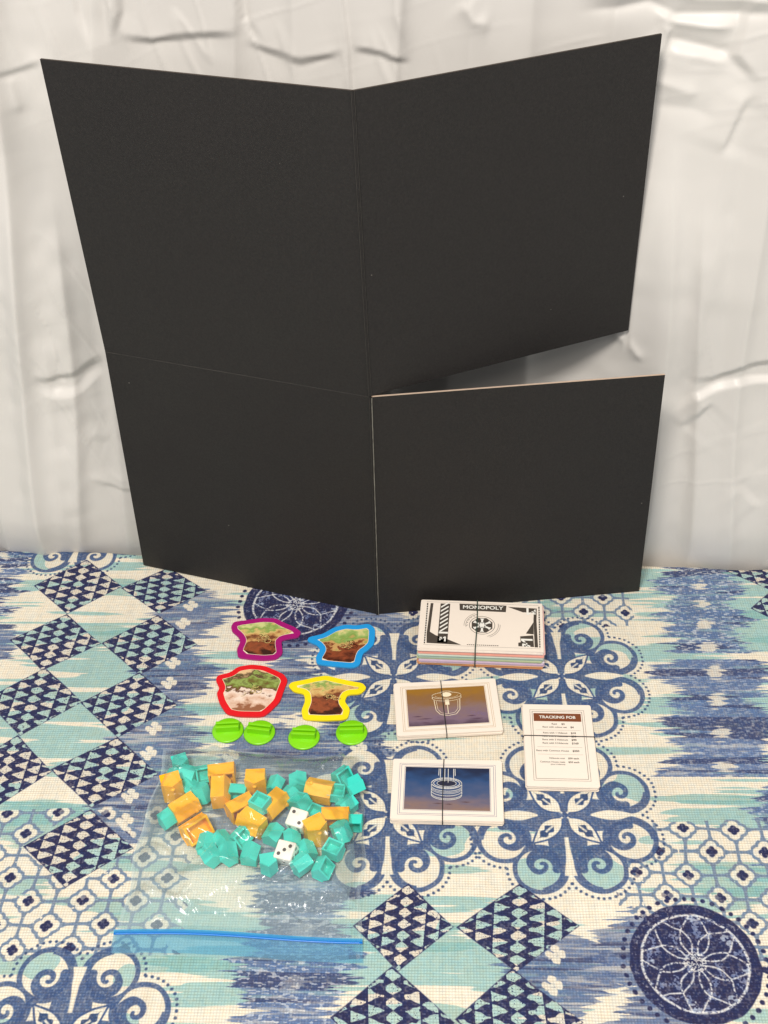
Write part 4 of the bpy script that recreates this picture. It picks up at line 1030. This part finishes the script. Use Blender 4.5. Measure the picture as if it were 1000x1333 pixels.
# ------------------------------------------------------------------ resealable plastic bag
def film_material(name, tint, haze, gl=.15, body=.0):
    m = bpy.data.materials.new(name); m.use_nodes = True; nt = m.node_tree; nt.nodes.clear()
    out = nt.nodes.new('ShaderNodeOutputMaterial'); tr = nt.nodes.new('ShaderNodeBsdfTransparent'); tr.inputs[0].default_value = tint
    gls = nt.nodes.new('ShaderNodeBsdfGlossy'); gls.inputs['Roughness'].default_value = gl; gls.inputs[0].default_value = (1, 1, 1, 1)
    df = nt.nodes.new('ShaderNodeBsdfDiffuse'); df.inputs[0].default_value = haze[:3]+(1,)
    m1 = nt.nodes.new('ShaderNodeMixShader'); m1.inputs[0].default_value = haze[3]
    nt.links.new(tr.outputs[0], m1.inputs[1]); nt.links.new(df.outputs[0], m1.inputs[2])
    fr = nt.nodes.new('ShaderNodeFresnel'); fr.inputs[0].default_value = 1.45
    tc = nt.nodes.new('ShaderNodeTexCoord'); n = nt.nodes.new('ShaderNodeTexNoise'); n.inputs['Scale'].default_value = 130; n.inputs['Detail'].default_value = 3; n.inputs['Distortion'].default_value = 1.2
    bp = nt.nodes.new('ShaderNodeBump'); bp.inputs['Strength'].default_value = .3; bp.inputs['Distance'].default_value = .001
    nt.links.new(tc.outputs['Object'], n.inputs['Vector']); nt.links.new(n.outputs[0], bp.inputs['Height']); nt.links.new(bp.outputs[0], gls.inputs['Normal'])
    m2 = nt.nodes.new('ShaderNodeMixShader'); mu = nt.nodes.new('ShaderNodeMath'); mu.operation = 'MULTIPLY'; mu.inputs[1].default_value = .48; nt.links.new(fr.outputs[0], mu.inputs[0])
    nt.links.new(mu.outputs[0], m2.inputs[0]); nt.links.new(m1.outputs[0], m2.inputs[1]); nt.links.new(gls.outputs[0], m2.inputs[2]); nt.links.new(m2.outputs[0], out.inputs[0])
    return m
def build_bag():
    A, B, C, D = (-.2150, .4700), (-.0290, .4540), (-.0255, .6440), (-.1985, .6600)     # near left, near right, far right, far left
    ox, oy = -.12, .56
    root = empty('plastic_bag', (ox, oy, 0)); tag(root, 'clear resealable plastic bag with a blue zip, holding the small plastic pieces', 'plastic bag')
    nu, nv = 190, 210
    u, v = np.meshgrid(np.linspace(0, 1, nu), np.linspace(0, 1, nv))
    e = .0018*np.sin(v*9)+.0012*np.sin(v*23+1)
    X = (A[0]*(1-u)+B[0]*u)*(1-v)+(D[0]*(1-u)+C[0]*u)*v+e*(1-2*u)
    Y = (A[1]*(1-u)+B[1]*u)*(1-v)+(D[1]*(1-u)+C[1]*u)*v+.002*np.sin(u*7)*v
    Hh = np.zeros(X.shape)
    for px, py, r, hgt in PIECES:
        d = np.hypot(X-px, Y-py)
        Hh = np.maximum(Hh, (hgt+.0006)*(1-sstep(r, r+.032, d)))
    K = Hh.copy()
    for _ in range(10):
        P_ = np.pad(K, 1, mode='edge'); K = (P_[1:-1, 1:-1]*2+P_[:-2, 1:-1]+P_[2:, 1:-1]+P_[1:-1, :-2]+P_[1:-1, 2:])/6
        K = np.maximum(K, Hh)
    Hh = K
    # crisp wrinkles
    def rid(x, y, s): return 1-np.abs(fbm(x, y, s, 2)-.5)*4
    wr = np.clip(rid(X*42+20+Y*18, Y*30+20, 101), 0, 1)**3*.0030+np.clip(rid(X*75+7, Y*70+X*40+9, 103), 0, 1)**3*.0016+np.clip(rid(X*24-Y*20+60, Y*26+40, 106), 0, 1)**4*.0035
    low = sstep(.62, .40, v)*sstep(.08, .2, v)
    wr += low*(np.clip(rid(X*20+Y*26+33, Y*30-X*14+44, 120), 0, 1)**1.2*.0125)
    edge_f = np.minimum(sstep(0, .10, u), sstep(1, .90, u))*sstep(1, .93, v)
    zip_f = sstep(.10, .22, v)
    Z = .0016+(Hh+wr*(.45+.55*vn(X*30, Y*30, 108)))*edge_f*zip_f+.0006*vn(X*80, Y*80, 110)
    def grid_mesh(name, X, Y, Z, m):
        V = np.stack([X-ox, Y-oy, Z], -1).reshape(-1, 3); b, a = X.shape
        I = np.arange(b-1)[:, None]*a+np.arange(a-1)[None, :]; F = np.stack([I, I+1, I+a+1, I+a], -1).reshape(-1, 4)
        return mesh(name, V.tolist(), F.tolist(), m, root, True)
    FILM = film_material('clear_film', (.99, .995, .995, 1), (.86, .97, .96, .055))
    FILMB = film_material('clear_back_film', (.98, .99, .99, 1), (.66, .88, .91, .17), .3)
    grid_mesh('front_film', X, Y, Z, FILM)
    s = slice(None, None, 12); grid_mesh('back_film', X[s, s], Y[s, s], np.full(X[s, s].shape, .0009), FILMB)
    SEAM = film_material('sealed_edge_film', (.96, .98, .98, 1), (.86, .93, .94, .09), .2)
    for e0, e1 in ((0, .014), (.986, 1)):
        m_ = slice(0, 4) if e0 == 0 else slice(-4, None)
        grid_mesh('side_seam', X[::3, m_], Y[::3, m_], Z[::3, m_]+.0006, SEAM)
    grid_mesh('bottom_fold', X[-4:, ::2], Y[-4:, ::2], Z[-4:, ::2]+.0006, SEAM)
    # zip line and the blue-tinted lip below it
    zp = lambda t, k: (A[0]+(B[0]-A[0])*t+.0004, .4853+(.4712-.4853)*t+.0018*math.sin(t*5.2)+k)
    M_ZIP = mat('blue_zip', lin((0, 120, 208)), .3, .5)
    for k, (dy, rr) in enumerate(((.0, .00072), (.0015, .00045))):
        V = []; F = []; N = 60
        for i in range(N+1):
            x, y = zp(i/N, dy)
            for q in range(6): a = R(60*q); V.append((x-ox, y-oy+rr*1.25*math.cos(a), .0026+rr*math.sin(a)))
        for i in range(N):
            for q in range(6): F.append((i*6+q, i*6+(q+1) % 6, (i+1)*6+(q+1) % 6, (i+1)*6+q))
        F += [tuple(range(6)), tuple(range(N*6, N*6+6))[::-1]]
        mesh('zip_track', V, F, M_ZIP, root, True)
    LIP = film_material('blue_tinted_film', (.55, .80, .95, 1), (.42, .74, .92, .12))
    N = 70; xs = np.linspace(0, 1, N); ks = np.linspace(-.0160, .0, 8)
    P0 = np.array([[zp(t, k) for t in xs] for k in ks])
    grid_mesh('zip_lip', P0[..., 0], P0[..., 1], .0030+.0010*vn(P0[..., 0]*90, P0[..., 1]*120, 112)-.0006, LIP)
    P1 = np.array([[zp(t, k) for t in xs] for k in np.linspace(.0, .0028, 4)])
    grid_mesh('zip_band', P1[..., 0], P1[..., 1], .0038+0*P1[..., 0], film_material('zip_band_film', (.35, .68, .93, 1), (.06, .42, .80, .45)))
build_bag()
